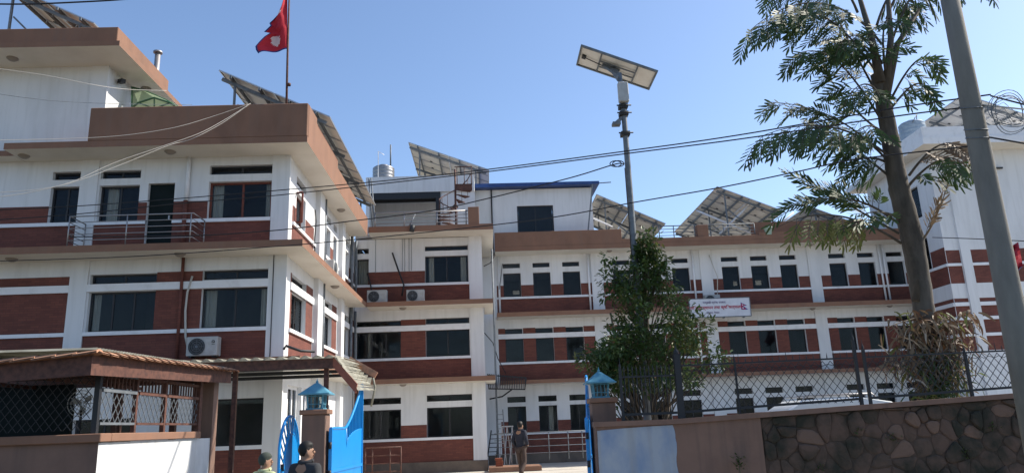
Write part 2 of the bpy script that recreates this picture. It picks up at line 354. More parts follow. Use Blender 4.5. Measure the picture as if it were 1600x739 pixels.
h = MB(); fa.box(h, -8.80, -8.76, 7.5, 7.62, -.11, -.06); h.build('handle', M['steel'], d)
# side (faces +X): u = Y
fs = Facade(A, (XA, 0, 0), (0, 1, 0), (1, 0, 0))
opS = [(21.30, 22.42, 7.47, 8.50), (21.28, 22.45, 8.72, 8.96), (25.15, 26.15, 7.47, 8.52), (25.15, 26.15, 8.72, 8.96), (26.65, 27.25, 7.47, 8.52), (26.65, 27.25, 8.72, 8.96), (28.5, 29.75, 7.47, 8.52), (28.5, 29.75, 8.72, 8.96),
       (21.12, 22.82, 4.42, 5.50), (21.08, 22.82, 5.71, 5.98), (25.0, 26.65, 4.42, 5.50), (25.0, 26.65, 5.71, 5.98), (28.6, 29.9, 4.42, 5.50), (28.6, 29.9, 5.71, 5.98),
       (21.0, 22.6, .3, 2.9), (22.8, 23.7, -.1, 2.9), (25.0, 26.6, 1.3, 2.5)]
brS = [(20.88, 21.30, 7.47, 7.97), (22.45, 23.6, 7.47, 7.97), (20.88, 23.6, 6.56, 7.37), (24.55, 25.15, 7.47, 7.97), (26.15, 26.65, 7.47, 7.97), (24.55, 27.5, 6.56, 7.37), (28.2, 30.9, 6.56, 7.37), (29.75, 30.9, 7.47, 7.97),
       (20.95, 21.12, 4.42, 6.0), (22.82, 23.7, 4.42, 6.0), (20.95, 23.7, 3.52, 4.32), (24.5, 25.0, 4.42, 6.0), (26.65, 27.5, 4.42, 6.0), (24.5, 27.5, 3.52, 4.32), (28.2, 28.6, 4.42, 6.0), (29.9, 31, 4.42, 6.0), (28.2, 31, 3.52, 4.32), (24.5, 31, .3, 1.2)]
fs.wall(YA, 31, -.1, 9.35, opS, brS)
for z in (7.37, 4.32):
    for (a, b) in ((20.9, 23.7), (24.5, 27.5), (28.2, 30.95)): fs.part('sill_band', M['trim'], a, b, z, z+.10, -.05, .06)
for (a, b) in ((20.9, 23.7), (24.5, 27.5), (28.2, 30.95)): fs.part('lintel_band', M['trim'], a, b, 5.5, 5.71, -.05, .05)
for (a, b) in ((23.75, 24.45), (27.6, 28.15)):
    for (z0, z1) in ((-.1, 3.33), (3.52, 6.37), (6.56, 9.28)): fs.part('pillar', M['white'], a, b, z0, z1, -.02, .16)
for (a, b, n, c) in ((21.30, 22.42, 2, [(.45, .75)]), (25.15, 26.15, 2, None), (26.65, 27.25, 1, None), (28.5, 29.75, 2, None)):
    fs.window(a, b, 7.47, 8.50 if a < 22 else 8.52, n, 'wood' if a < 22 else 'alu', curtain=c); fs.window(a if a > 22 else 21.28, b if a > 22 else 22.45, 8.72, 8.96, n)
for (a, b, n, c) in ((21.12, 22.82, 2, [(.1, .3), (.68, .85)]), (25.0, 26.65, 2, [(.4, .6)]), (28.6, 29.9, 2, None)):
    fs.window(a, b, 4.42, 5.5, n, curtain=c); fs.window(a if a > 22 else 21.08, b, 5.71, 5.98, n)
fs.window(21.0, 22.6, .3, 2.9, 3, 'trim', fw=.08); fs.window(22.8, 23.7, -.1, 2.9, 1, 'trim', fw=.09); fs.window(25.0, 26.6, 1.3, 2.5, 2)
# open casement on the side
mb = MB()
for (a, b) in (((0, 0), (1, 0)), ((1, 0), (1, 1)), ((1, 1), (0, 1)), ((0, 1), (0, 0))):
    p = lambda t: Vector((XA-.1+.30*t[0], 21.32-.12*t[0], 7.53+.9*t[1])); mb.bar(p(a), p(b), .05)
mb.build('open_casement', M['wood'], A)
# slabs
def slab(root, x0, x1, y0, y1, z0, z1, name='floor_slab', m=('brown', 'soffit_bounce')):
    mb = MB(); mb.box(x0, x1, y0, y1, z0, z1); 
    o = mb.build(name, [M[m[0]], M[m[1]]], root)
    for p in o.data.polygons:
        if p.normal.z < -.5: p.material_index = 1
    return o
slab(A, -17, -4.80, 19.4, YA-.001, 6.37, 6.56); slab(A, XA+.001, -4.80, YA+.001, 29.88, 6.37, 6.558)
slab(A, -17, -4.80, 19.5, YA-.001, 3.33, 3.52); slab(A, XA+.001, -4.80, YA+.001, 29.88, 3.33, 3.518)
slab(A, -12.85, -4.76, 19.4, YA-.001, 9.28, 9.46, 'roof_slab'); slab(A, XA+.001, -4.76, YA+.001, 29.88, 9.28, 9.458, 'roof_slab'); slab(A, -17, -12.86, 19.9, YA-.001, 9.28, 9.44, 'roof_slab')
mb = MB(); mb.box(-10.66, -4.762, 19.402, 19.52, 9.46, 10.43); mb.build('roof_parapet', M['brown'], A, bevel=.02)
mb = MB(); mb.box(-4.90, -4.762, 19.53, 20.5, 9.46, 10.43); mb.box(-4.90, -4.764, 20.5, 23.6, 9.46, 10.29); mb.box(-4.90, -4.766, 23.6, 29.88, 9.46, 10.02); mb.build('roof_parapet', M['brown'], A)
mb = MB(); mb.box(-17, -5.5, 20.45, 31, 9.30, 9.42); mb.build('roof_deck', M['deck'], A)
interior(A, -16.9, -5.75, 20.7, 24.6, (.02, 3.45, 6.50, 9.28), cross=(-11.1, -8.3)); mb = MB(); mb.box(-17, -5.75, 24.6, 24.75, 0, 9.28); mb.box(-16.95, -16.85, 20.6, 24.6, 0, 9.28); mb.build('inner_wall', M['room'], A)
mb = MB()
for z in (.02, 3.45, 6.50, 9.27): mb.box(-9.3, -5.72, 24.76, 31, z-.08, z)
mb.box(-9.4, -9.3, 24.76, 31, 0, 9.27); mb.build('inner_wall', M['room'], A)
for (x, y, z) in ((-12.6, 19.9, 9.28), (-8.62, 19.85, 9.28), (-8.15, 19.85, 6.37), (-12.55, 19.85, 6.37), (-5.1, 26.0, 9.28), (-5.1, 25.2, 6.37)): ceiling_light(A, x, y, z)
# penthouse storey of the left wing
fp = Facade(A, (-10.8, 0, 0), (0, 1, 0), (1, 0, 0)); fp.wall(YA, 26, 9.45, 12.25, [(22.0, 23.0, 9.5, 11.6)], [])
slab(A, -17, -9.95, 19.2, 23.6, 12.18, 12.33, 'penthouse_roof_slab'); slab(A, -17, -10.02, 23.601, 26.6, 12.18, 12.33, 'penthouse_roof_slab')
mb = MB(); mb.box(-17, -10.12, 19.38, 22.8, 12.331, 12.86); mb.build('penthouse_parapet', M['brown'], A, bevel=.015)
mb = MB(); mb.box(-17, -10.85, 25.9, 26.0, 9.45, 12.18); mb.build('wall', M['white'], A)
for (x, y) in ((-13.2, 19.8), (-10.4, 21.9)): ceiling_light(A, x, y, 12.18)
mb = MB(); mb.bar((-10.75, 20.95, 11.95), (-10.55, 20.8, 11.9), .12); mb.build('security_camera', M['acgrille'], A)
# green arched canopy over the penthouse stair door
cn = thing('arched_canopy', 'translucent green arched canopy on steel frame beside the penthouse wall', 'canopy', (-9.9, 23.2, 9.5))
A_ = [(206, 137), (222, 141), (240, 148), (260, 157), (279, 167)]; B_c = [(206, 169), (216, 161), (241, 153), (266, 161), (278, 169)]; mb = MB(); fr = MB()
A3 = [at(x, y, 21.45) for x, y in A_]; B3 = [at(x, y, 21.0) for x, y in B_c]
for i in range(4): mb.quad(A3[i], A3[i+1], B3[i+1], B3[i])
fr.tube(A3, .03, 6); fr.tube(B3, .03, 6); hb = at(241, 170, 21.0)
for q in B3: fr.bar(hb, q, .03)
fr.bar(B3[0], B3[-1], .04); fr.bar(A3[0], B3[0], .04)
mb.quad(at(206, 137, 21.5), at(279, 167, 21.5), at(279, 178, 21.5), at(206, 178, 21.5))
mb.build('canopy_sheet', M['polycarb'], cn); fr.build('canopy_frame', M['greenframe'], cn)
mb = MB(); mb.tube([(-11.1, 24, 12.3), (-11.1, 24, 14.5)], .09, 12); mb.tube([(-11.1, 24, 14.5), (-11.1, 24, 14.56)], .15, 12)
tag(recenter(mb.build('vent_pipe', M['steel'])), 'shiny metal vent pipe with cap rising behind the penthouse roof edge', 'pipe')
# drain pipes and surface cables on the left wing
def wallpipe(root, pts, r, m='trim', name='drain_pipe'):
    mb = MB(); mb.tube(pts, r, 8); return mb.build(name, M[m], root)
wallpipe(A, [(-8.28, YA-.07, 8.0), (-8.28, YA-.07, 9.28)], .06); wallpipe(A, [(-8.3, YA-.07, 6.56), (-8.3, YA-.07, 8.0)], .06, 'brick')
wallpipe(A, [(-8.25, YA-.06, 3.6), (-8.25, YA-.06, 6.37)], .045, 'brick')
for (z0, z1) in ((3.52, 6.37), (6.56, 9.28)):
    wallpipe(A, [(XA+.09, 24.75, z0), (XA+.09, 24.75, z1)], .07, 'galv'); wallpipe(A, [(XA+.09, 29.9, z0), (XA+.09, 29.9, z1)], .07, 'galv')
wallpipe(A, [(-5.8, YA-.06, z) for z in (3.5, 4.5, 5.5, 6.37)], .012, 'rubber', 'wall_cable')
wallpipe(A, [(XA+.02, 23.6, 8.6), (XA+.05, 23.65, 8.2), (XA+.04, 23.55, 7.6), (XA+.05, 23.6, 6.9)], .02, 'rubber', 'wall_cable')
wallpipe(A, [(-7.98, YA-.05, 5.85), (-8.08, YA-.06, 5.4), (-8.1, YA-.06, 4.9), (-8.05, YA-.06, 4.2), (-7.95, YA-.1, 3.9)], .03, 'whitecable', 'cable_duct')
# balcony railing on the left wing's first slab
def railing(name, label, pts, z0, h, nr, r=.022, m='steel', posts=None, group=None, cat='railing'):
    t = thing(name, label, cat, (*[sum(p[i] for p in pts)/len(pts) for i in (0, 1)], z0), group)
    for i, p in enumerate(posts if posts is not None else pts):
        mb = MB(); mb.tube([(p[0], p[1], z0), (p[0], p[1], z0+h)], r*1.15, 8); mb.build('post', M[m], t)
    for k in range(nr):
        z = z0+h*(1-k/nr); mb = MB()
        mb.tube([(p[0], p[1], z) for p in pts], r*(1.2 if k == 0 else .8), 8); mb.build('rail', M[m], t)
    return t
railing('balcony_railing', 'steel balcony railing in front of the dark door on the brown slab', [(-10.95, 20.3, 0), (-10.95, 19.5, 0), (-7.72, 19.5, 0), (-7.72, 20.3, 0)], 6.56, .82, 5,
        posts=[(-10.95, 20.3), (-10.95, 19.5), (-9.45, 19.5), (-7.78, 19.5), (-7.72, 20.3)], m='steel', r=.015)
# ==================================================================== MIDDLE BLOCK
YB = 31.0; XR = -.17
B = thing('middle_block', 'three-storey white and brick block in the middle with outdoor units on its ledge', 'building', (-2.7, 33, -.1))
fb = Facade(B, (0, YB, 0), (1, 0, 0), (0, -1, 0))
opB = [(-5.38, -4.89, 7.47, 8.58), (-5.38, -4.89, 8.80, 9.03), (-2.54, -.73, 7.47, 8.62), (-2.54, -.73, 8.84, 9.05), (-5.37, -3.55, 4.42, 5.50), (-5.37, -3.55, 5.72, 5.95), (-2.53, -.74, 4.42, 5.53), (-2.53, -.74, 5.75, 5.99),
       (-5.2, -3.55, 1.25, 2.38), (-5.2, -3.55, 2.60, 2.85), (-2.52, -.70, 1.25, 2.40), (-2.52, -.70, 2.64, 2.89)]
brB = [(-5.46, -5.38, 6.56, 8.0), (-4.89, -2.54, 7.47, 8.0), (-5.45, -.70, 6.56, 7.37), (-3.55, -2.53, 4.42, 5.50), (-3.55, -2.53, 5.72, 5.97), (-5.45, -.70, 3.52, 4.32), (-3.55, -2.52, 1.25, 1.75), (-5.45, -.68, .32, 1.15)]
fb.wall(-5.46, XR, -.1, 9.4, opB, brB)
for (z, hh) in ((7.37, .10), (4.32, .10), (1.15, .10)): fb.part('sill_band', M['trim'], -5.40, -.70, z, z+hh, -.05, .05)
fb.part('lintel_band', M['trim'], -5.40, -.70, 5.50, 5.72, -.05, .05)
for (z0, z1) in ((.2, 3.33), (3.52, 6.37), (6.56, 9.42)): fb.part('pillar', M['white'], -.69, XR+.03, z0, z1, -.02, .06)
fb.part('plinth', M['plinth'], -5.45, XR+.05, -.1, .32, 0, .08)
fb.window(-5.38, -4.89, 7.47, 8.58, 1, curtain=[(.05, .95)]); fb.window(-5.38, -4.89, 8.80, 9.03, 1)
fb.window(-2.54, -.73, 7.47, 8.62, 2, curtain=[(.08, .2), (.82, .95)]); fb.window(-2.54, -.73, 8.84, 9.05, 2)
fb.window(-5.37, -3.55, 4.42, 5.50, 3, curtain=[(.24, .29)]); fb.window(-5.37, -3.55, 5.72, 5.95, 2); fb.window(-2.53, -.74, 4.42, 5.53, 2); fb.window(-2.53, -.74, 5.75, 5.99, 2)
fb.window(-5.2, -3.55, 1.25, 2.38, 2); fb.window(-5.2, -3.55, 2.60, 2.85, 2); fb.window(-2.52, -.70, 1.25, 2.40, 2); fb.window(-2.52, -.70, 2.64, 2.89, 2)
slab(B, -4.75, .36, 29.9, YB-.001, 9.42, 9.67, 'roof_slab'); slab(B, XR+.001, .36, YB+.001, 35.1, 9.42, 9.67, 'roof_slab'); slab(B, -4.79, .26, 29.9, YB-.001, 6.37, 6.56); slab(B, XR+.05, .26, YB+.001, 33, 6.37, 6.56)
slab(B, -4.79, .26, 29.9, YB-.001, 3.33, 3.52); slab(B, XR+.05, .26, YB+.001, 33, 3.33, 3.52)
mb = MB(); mb.box(-5.46, XR, YB+.01, 44, 9.45, 9.62); mb.build('roof_deck', M['deck'], B)
mb = MB(); mb.box(XR-.2, XR, YB+.001, 35.2, -.1, 9.42); mb.build('wall', M['white'], B)
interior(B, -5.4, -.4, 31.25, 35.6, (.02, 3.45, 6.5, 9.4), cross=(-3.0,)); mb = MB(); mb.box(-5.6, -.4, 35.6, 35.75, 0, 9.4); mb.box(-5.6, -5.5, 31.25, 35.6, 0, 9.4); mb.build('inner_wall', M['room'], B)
for (x, z) in ((-3.4, 6.37), (-3.4, 3.33)): ceiling_light(B, x, 30.4, z)
wallpipe(B, [(-5.40, 30.9, 6.56), (-5.40, 30.9, 9.35)], .05, 'galv'); wallpipe(B, [(-5.40, 30.9, 3.52), (-5.40, 30.9, 6.37)], .05, 'galv')
for x in (-4.6, -3.48, -3.38, -3.2, -3.1): wallpipe(B, [(x, 30.97, 7.9+random.Random(x).random()*.3), (x, 30.96, 9.4)], .009, 'galv', 'wall_cable')
p1, p2, p3 = at(613, 395, 30.85), at(631, 445, 30.8), at(628, 462, 30.7)
wallpipe(B, [p1, (p1+p2)/2+Vector((0, -.05, -.02)), p2, p3], .035, 'rubber', 'refrigerant_pipe'); wallpipe(B, [at(574, 427, 30.85), at(579, 445, 30.8), at(581, 456, 30.7)], .03, 'rubber', 'refrigerant_pipe')
wallpipe(B, [at(643, 362, 29.85), at(645, 352, 29.85)], .1, 'acgrille', 'junction_box')
wallpipe(B, [(.30, 33.0, z) for z in (9.3, 6, 3, 0)], .04, 'galv')
wallpipe(B, [at(757, 520, 34.6), at(770, 535, 34.4), at(778, 560, 34.3), at(790, 583, 34)], .02, 'rubber', 'wall_cable'); wallpipe(B, [at(756, 416, 33.5), at(766, 411, 33.5), at(774, 398, 33.5)], .02, 'rubber', 'wall_cable')
# rooftop storey of the middle block
mb = MB(); mb.box(-5.45, -.42, 33.5, 36.8, 12.25, 13.03); tk = mb.build('water_tank_slab', M['white'], B)
mb = MB(); mb.box(-5.4, -2.0, 35.4, 35.5, 9.62, 12.25); mb.box(-2.0, -.40, 33.6, 33.75, 9.62, 12.24); mb.box(-5.45, -5.3, 33.6, 35.4, 9.62, 12.24); mb.build('wall', M["white"], B)
mb = MB(); mb.box(-5.3, -2.0, 33.52, 33.66, 11.95, 12.25); mb.box(-5.3, -2.0, 33.9, 34.0, 11.9, 12.2); mb.box(-2.22, -2.02, 33.52, 33.7, 9.62, 11.95); mb.build('steel_beam', M['darkmetal'], B)
mb = MB(); mb.box(-.66, -.21, 29.95, 30.4, 9.67, 10.42); mb.build('roof_pier', M['brown'], B, bevel=.01)
railing('terrace_railing', 'low steel railing along the terrace edge of the middle block beside the brown pier', [(-4.55, 30.05), (-.68, 30.05)], 9.67, .62, 4, posts=[(-4.5, 30.05), (-3.3, 30.05), (-1.95, 30.05), (-.75, 30.05)])
# clutter pipes on the terrace
mb = MB(); mb.tube([(-4.6, 31, 9.7), (-4.85, 31.2, 12.2)], .03); mb.tube([(-4.75, 31.2, 9.7), (-4.95, 31.2, 12.2)], .03); mb.tube([(-3.2, 30.5, 9.7), (-2.9, 30.6, 10.35)], .025); tag(recenter(mb.build('leaning_poles', M['galv'])), 'thin metal poles leaning on the terrace near the open shelter', 'poles')
# blue roofed room
H = thing('rooftop_room', 'white rooftop room with dark window and thin blue sheet roof', 'building', (2.4, 37, 9.6))
fh = Facade(H, (0, 35.0, 0), (1, 0, 0), (0, -1, 0)); fh.wall(-.40, 5.28, 9.62, 12.72, [(1.60, 3.36, 9.85, 11.88)], [])
f = fh.window(1.60, 3.36, 9.85, 11.88, 2, depth=.05); s_ = MB(); s_.box(1.66, 3.30, 35.12, 35.16, 9.9, 11.84); s_.build('dark_backing', M['acgrille'], f)  # near-black panel close behind the panes
mb = MB(); mb.box(5.08, 5.28, 35.001, 39.5, 9.62, 12.70); mb.box(-.40, 5.28, 39.5, 39.7, 9.62, 12.7); mb.build('wall', M['white'], H)
mb = MB(); mb.prism([(-.45, 34.55, 12.72), (5.62, 34.55, 12.76), (5.62, 34.55, 12.90), (-.45, 34.55, 12.92)], (0, 5.3, .25)); mb.build('roof', M['blueroof'], H)
mb = MB(); mb.bar((5.3, 34.6, 12.8), (4.95, 34.75, 10.45), .06); mb.bar((5.5, 34.6, 12.80), (6.2, 34.6, 12.83), .04); mb.build('strut', M['galv'], H)
mb = MB(); mb.tube([(.38, 34.93, 9.7), (.38, 34.93, 12.7)], .035); mb.build('drain_pipe', M['acgrille'], H)
# ==================================================================== LONG REAR WING
YC = 35.2
C = thing('rear_wing', 'long three-storey white and brick rear wing with rows of small windows', 'building', (10, 40, -.1))
fc = Facade(C, (0, YC, 0), (1, 0, 0), (0, -1, 0)); opC = []; brC = []; wins = []
XE = 20.38
for k in range(4):
    b0 = .82+5.27*k; e = [b0+1.425*i for i in range(3)]; L0 = (.50 if k == 0 else b0-.50); R0 = b0+4.22 if k < 3 else XE
    for i, x in enumerate(e):
        xr = x+.84
        wins += [(x, xr, 7.47, 8.62, k, i, 2), (x, xr, 4.42, 5.50, k, i, 1), (x, xr, 1.27, 2.42, k, i, 0), (x, xr-.02, 8.86, 9.09, k, i, 5), (x, xr-.02, 5.72, 5.97, k, i, 4), (x, xr, 2.60, 2.86, k, i, 3)]
    xs = [L0]+[v for x in e for v in (x, x+.84)]+[R0]
    for q in range(0, len(xs), 2):
        brC += [(xs[q], xs[q+1], 7.47, 8.03), (xs[q], xs[q+1], 4.42, 5.50), (xs[q], xs[q+1], 5.72, 5.99), (xs[q], xs[q+1], 1.27, 1.76)]
    brC += [(L0, R0, 6.56, 7.37), (L0, R0, 3.52, 4.32), (L0, R0, .32, 1.17)]
opC = [w_[:4] for w_ in wins]
fc.wall(XR+.001, XE, -.1, 9.55, opC, brC)
for k in range(4):
    L0 = .50 if k == 0 else .32+5.27*k; R0 = .82+5.27*k+4.22 if k < 3 else XE
    for z in (7.37, 4.32, 1.17): fc.part('sill_band', M['trim'], L0, R0, z, z+.10, -.05, .05)
    fc.part('lintel_band', M['trim'], L0, R0, 5.50, 5.72, -.05, .045)
    if k < 3:
        for (z0, z1) in ((-.1, 3.37), (3.54, 6.40), (6.60, 9.46)): fc.part('pillar', M['white'], R0, R0+.55, z0, z1, -.02, .06)
rr = random.Random(5)
for (a, b, z0, z1, k, i, lv) in wins:
    cu = None
    if lv == 0: cu = [(.55, .8)] if (k, i) == (0, 1) else None
    fc.window(a, b, z0, z1, 2 if lv == 0 else 1, curtain=cu, fw=.04)
slab(C, .46, XE-.01, 34.2, YC-.001, 9.46, 9.68, 'roof_slab'); slab(C, .46, XE-.01, 34.2, YC-.001, 6.40, 6.60); slab(C, .50, XE-.01, 34.2, YC-.001, 3.37, 3.54)
mb = MB(); mb.box(.46, 6.45, 34.22, 34.4, 9.681, 10.38); mb.build('roof_parapet', M['brown'], C, bevel=.01)
mb = MB(); mb.box(6.451, XE, 34.22, 34.4, 9.681, 9.90); mb.build('roof_parapet', M['brown'], C, bevel=.01)
mb = MB(); mb.box(.4, XE, YC, 47, 9.5, 9.62); mb.build('roof_deck', M['deck'], C)
mb = MB(); mb.box(10.1, 10.62, 34.3, 34.7, 9.9, 10.5); mb.build('roof_pier', M['brown'], C, bevel=.01)
mb = MB(); mb.box(13.0, 18.6, 35.1, 35.25, 9.62, 10.75); mb.build('roof_upstand', M['brown'], C)
mb = MB(); mb.box(13.0, 20.2, 34.22, 34.36, 9.9, 10.02); mb.build('roof_upstand', M['brown'], C)
fc.part('plinth', M['plinth'], XR+.06, XE, -.1, .32, .001, .07)
# rooms: partitions, rear wall with windows that let the far daylight through
mb = MB()
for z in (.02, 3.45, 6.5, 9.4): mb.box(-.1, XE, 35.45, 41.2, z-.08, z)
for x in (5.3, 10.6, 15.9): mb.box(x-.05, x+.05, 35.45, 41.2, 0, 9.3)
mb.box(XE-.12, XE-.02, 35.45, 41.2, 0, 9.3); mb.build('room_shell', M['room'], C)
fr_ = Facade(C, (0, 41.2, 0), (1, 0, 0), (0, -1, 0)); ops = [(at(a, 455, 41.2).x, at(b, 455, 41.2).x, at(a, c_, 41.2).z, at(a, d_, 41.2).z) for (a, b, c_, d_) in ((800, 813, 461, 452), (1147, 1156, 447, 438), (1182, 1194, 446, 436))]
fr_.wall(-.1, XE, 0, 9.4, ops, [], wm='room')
for r in ops: fr_.window(*r, n=1)
for (x, z) in ((5.9, 9.46), (15.6, 9.46), (15.3, 6.40), (19.0, 6.40), (8.0, 6.4), (12, 3.37)): ceiling_light(C, x, 34.7, z, .12)
for (x0, z0, z1) in ((9.95, 6.6, 9.46), (9.93, 3.54, 6.4), (4.9, 6.6, 9.4), (19.1, 6.6, 9.46), (19.3, 6.6, 9.46), (.62, 6.6, 9.4)): wallpipe(C, [(x0, 35.1, z0), (x0, 35.1, z1)], .045, 'trim')
wallpipe(C, [at(785, 412, 35.05), at(783, 430, 35.05), at(780, 452, 35.05)], .015, 'rubber', 'wall_cable'); wallpipe(C, [at(1108, 398, 35.1), at(1114, 415, 35.0), at(1121, 432, 34.9), at(1121, 460, 34.6)], .02, 'whitecable', 'cable_duct')
mb = MB(); mb.box(-.1, 1.9, 29.6, 31.0, -.1, .08); mb.build('step', M['brown'], B, bevel=.01)
# ==================================================================== RIGHT TOWER
D = thing('right_tower', 'tall white building at right with brick panels split by white bands', 'building', (26, 36, -.1))
fd = Facade(D, (0, 32.0, 0), (1, 0, 0), (0, -1, 0)); pn = []
for (a, b) in ((20.42, 21.05), (21.50, 25.5)):
    pn += [(a, b, 7.80, 8.40), (a, b, 6.90, 7.68), (a, b, 6.06, 6.24), (a, b, 5.43, 5.90), (a, b, 4.71, 5.29), (a, b, 3.97, 4.58)]
fd.wall(20.40, 30, -.1, 13.2, [], pn)
for (a, b) in ((20.40, 21.05), (21.50, 25.6)):
    for (z0, z1) in ((7.68, 7.80), (5.90, 6.06), (5.29, 5.43), (4.58, 4.71)): fd.part('sill_band', M['trim'], a, b, z0, z1, -.05, .05)
fd.part('pillar', M['white'], 21.06, 21.49, -.1, 13.05, -.02, .10)
fe = Facade(D, (20.40, 0, 0), (0, 1, 0), (-1, 0, 0)); ope = [(33.15, 34.3, 7.8, 9.3), (33.4, 34.6, 7.05, 7.6), (33.2, 34.2, 10.3, 11.8), (33.5, 34.6, 4.7, 5.8)]
bre = [(32.0, 33.1, 7.80, 8.55), (32.0, 33.4, 6.90, 7.68), (32, 35.15, 3.97, 4.58), (32, 33.5, 4.71, 5.29), (32, 33.5, 5.43, 5.90), (32, 35.15, 6.06, 6.24)]
fe.wall(32.0, 37.5, -.1, 13.2, ope, bre)
for r in ope: fe.window(*r, n=1)
for (z0, z1) in ((7.68, 7.80), (5.90, 6.06), (5.29, 5.43), (4.58, 4.71)): fe.part('sill_band', M['trim'], 32.0, 35.1, z0, z1, -.05, .05)
mb = MB(); mb.box(20.4, 30, 37.5, 37.7, -.1, 13.2); mb.box(29.9, 30, 32.01, 37.5, -.1, 13.2); mb.build('wall', M['white'], D)
slab(D, 19.68, 31, 31.0, 38.5, 13.06, 13.38, 'roof_slab', ('trim', 'soffit_bounce'))
mb = MB(); mb.box(19.72, 30.9, 31.04, 31.2, 13.381, 13.88); mb.box(19.72, 19.86, 31.2, 36, 13.381, 13.86); mb.build('roof_parapet', M['trim'], D)
mb = MB(); mb.box(20.65, 29.8, 32.3, 37.4, 6.4, 6.5); mb.box(22.9, 23.0, 32.3, 37.4, 0, 13); mb.build('room_shell', M['room'], D)
mb = MB(); q = at(1560, 262, 31.9); mb.box(q.x-.3, q.x+.2, 31.88, 31.95, q.z-.05, q.z+.02); mb.build('wall_bracket', M['acgrille'], D)
# ==================================================================== SOLAR ARRAYS
def module_mesh(w=1.0, l=1.72):
    mb = MB(); t = .035; e = .03
    mb.add([(e, e, t), (l-e, e, t), (l-e, w-e, t), (e, w-e, t)], [(0, 1, 2, 3)], 0)
    mb.add([(e, e, t-.006), (l-e, e, t-.006), (l-e, w-e, t-.006), (e, w-e, t-.006)], [(3, 2, 1, 0)], 1)
    mb.box(0, l, 0, e, 0, t+.002, 2); mb.box(0, l, w-e, w, 0, t+.002, 2); mb.box(0, e, e, w-e, 0, t+.002, 2); mb.box(l-e, l, e, w-e, 0, t+.002, 2)
    mb.box(l*.5-.06, l*.5+.06, w-.2, w-.1, t-.03, t-.008, 3)
    return mb
MOD = {}
def solar_array(label, hi, lo, ny, ns, zroof, ly=1.0, group='solar arrays on the rooftops', white=()):
    """hi, lo: the near top corner and the near bottom corner of the slope (in X, Z at depth Y)"""
    hi, lo = Vector(hi), Vector(lo); sl_ = lo-hi; L = sl_.length; ang = math.atan2(-sl_.z, sl_.x); ml = (L-.02*(ns-1))/ns
    key = (round(ml, 3), ly)
    t = thing('solar_array', label, 'solar array', (hi.x, hi.y, zroof), group)
    d = sl_.normalized(); n = Vector((-d.z, 0, d.x)); 
    if n.z < 0: n = -n
    for i in range(ny):
        for j in range(ns):
            pos = hi + d*(j*(ml+.02)) + Vector((0, i*(ly+.02), 0))
            if key not in MOD:
                o = module_mesh(ly, ml).build('solar_module', [M['pv'], M['back'], M['alum'], M['acgrille']], t, local=True); MOD[key] = o.data
            else:
                o = bpy.data.objects.new('solar_module', MOD[key]); COL.objects.link(o); o.parent = t
            o.location = pos - Vector((hi.x, hi.y, zroof)); o.rotation_euler = (0, ang, 0)
    Ly = ny*(ly+.02)
    for f_ in (.12, .38, .64, .88):
        mb = MB(); p = hi+d*(L*f_)-n*.05; mb.bar(p+Vector((0, -.05, 0)), p+Vector((0, Ly+.05, 0)), .06, .09); mb.build('purlin', M['galv'], t)
    k = max(2, int(Ly/2.4)+1)
    for i in range(k):
        y = .25+(Ly-.5)*i/(k-1); o_ = Vector((0, y, 0)); mb = MB(); a = hi+d*.1-n*.13+o_; b = lo-d*.1-n*.13+o_
        mb.bar(a, b, .08, .10); mb.build('rafter', M['galv'], t)
        for f_ in (.15, .85):
            p = hi+d*(L*f_)-n*.17+o_
            mb = MB(); mb.bar(p, (p.x, p.y, zroof), .06); mb.build('leg', M['galv'] if (i, f_) not in white else M['trim'], t)
        p = hi+d*(L*.18)-n*.17+o_; q = lo-d*(L*.2)-n*.17+o_
        mb = MB(); mb.bar((p.x, p.y, p.z-.25*(p.z-zroof)), (q.x, q.y, zroof+.1), .05); mb.build('brace', M['galv'], t)
    return t
solar_array('large tilted solar array behind the flagpole on the left wing', (-7.75, 20.7, 12.12), (-4.45, 20.7, 10.55), 9, 2, 9.42, 1.0)
q0, q1 = at(-4, -29, 21), at(146, 37, 21)
solar_array('solar array on the penthouse roof at the top left corner', q0, q1, 6, 2, 12.33, 1.0)
solar_array('solar array behind the spiral staircase with its high corner beside the round tank', at(638, 223, 36), at(764, 266, 36), 7, 2, 9.62, 1.0)
solar_array('solar array immediately right of the blue roofed room behind the street lamp pole', at(931.5, 304, 36), at(1040, 350, 36), 5, 2, 9.62, 1.0)
solar_array('largest solar array in the middle of the rear wing roof', at(1120, 292, 36), at(1226, 331, 36), 9, 2, 9.62, 1.0)
solar_array('solar array on the rear wing roof half hidden behind palm fronds', at(1262, 322, 37), at(1372, 362, 37), 6, 2, 9.62, 1.0)
solar_array('solar array on the tall right building behind the concrete pole', at(1505, 148, 33.5), at(1636, 190, 33.5), 6, 2, 13.4, 1.0)
# bright white pipes strapped under two arrays
for (nm, pts, lab) in (('roof_pipe', [at(927, 341, 35.6), at(957, 355, 35.6)], 'short bright white pipe slanting under the array by the blue roofed room'),
                       ('roof_pipe', [at(1088, 329, 36.6), at(1172, 364, 36.6)], 'long bright white pipe slanting down under the largest array'),
                       ('roof_pipe', [at(1176, 315, 36.6), at(1124, 366, 36.6)], 'white pipe crossing the other way under the largest array'),
                       ('roof_pipe', [at(1240, 332, 36.6), at(1206, 361, 36.6)], 'white pipe slanting beside the array behind the palm')):
    mb = MB(); mb.tube(pts, .05, 8); tag(mb.build(nm, M['trim']), lab, 'pipe', 'white pipes on the rear wing roof')
railing('roof_railing', 'steel railing on the rear wing roof edge between two solar arrays', [(8.3, 34.45), (12.9, 34.45)], 9.9, .62, 4, posts=[(8.3, 34.45), (9.0, 34.45), (10.0, 34.45), (11.4, 34.45), (12.9, 34.45)], m='galv', r=.02)
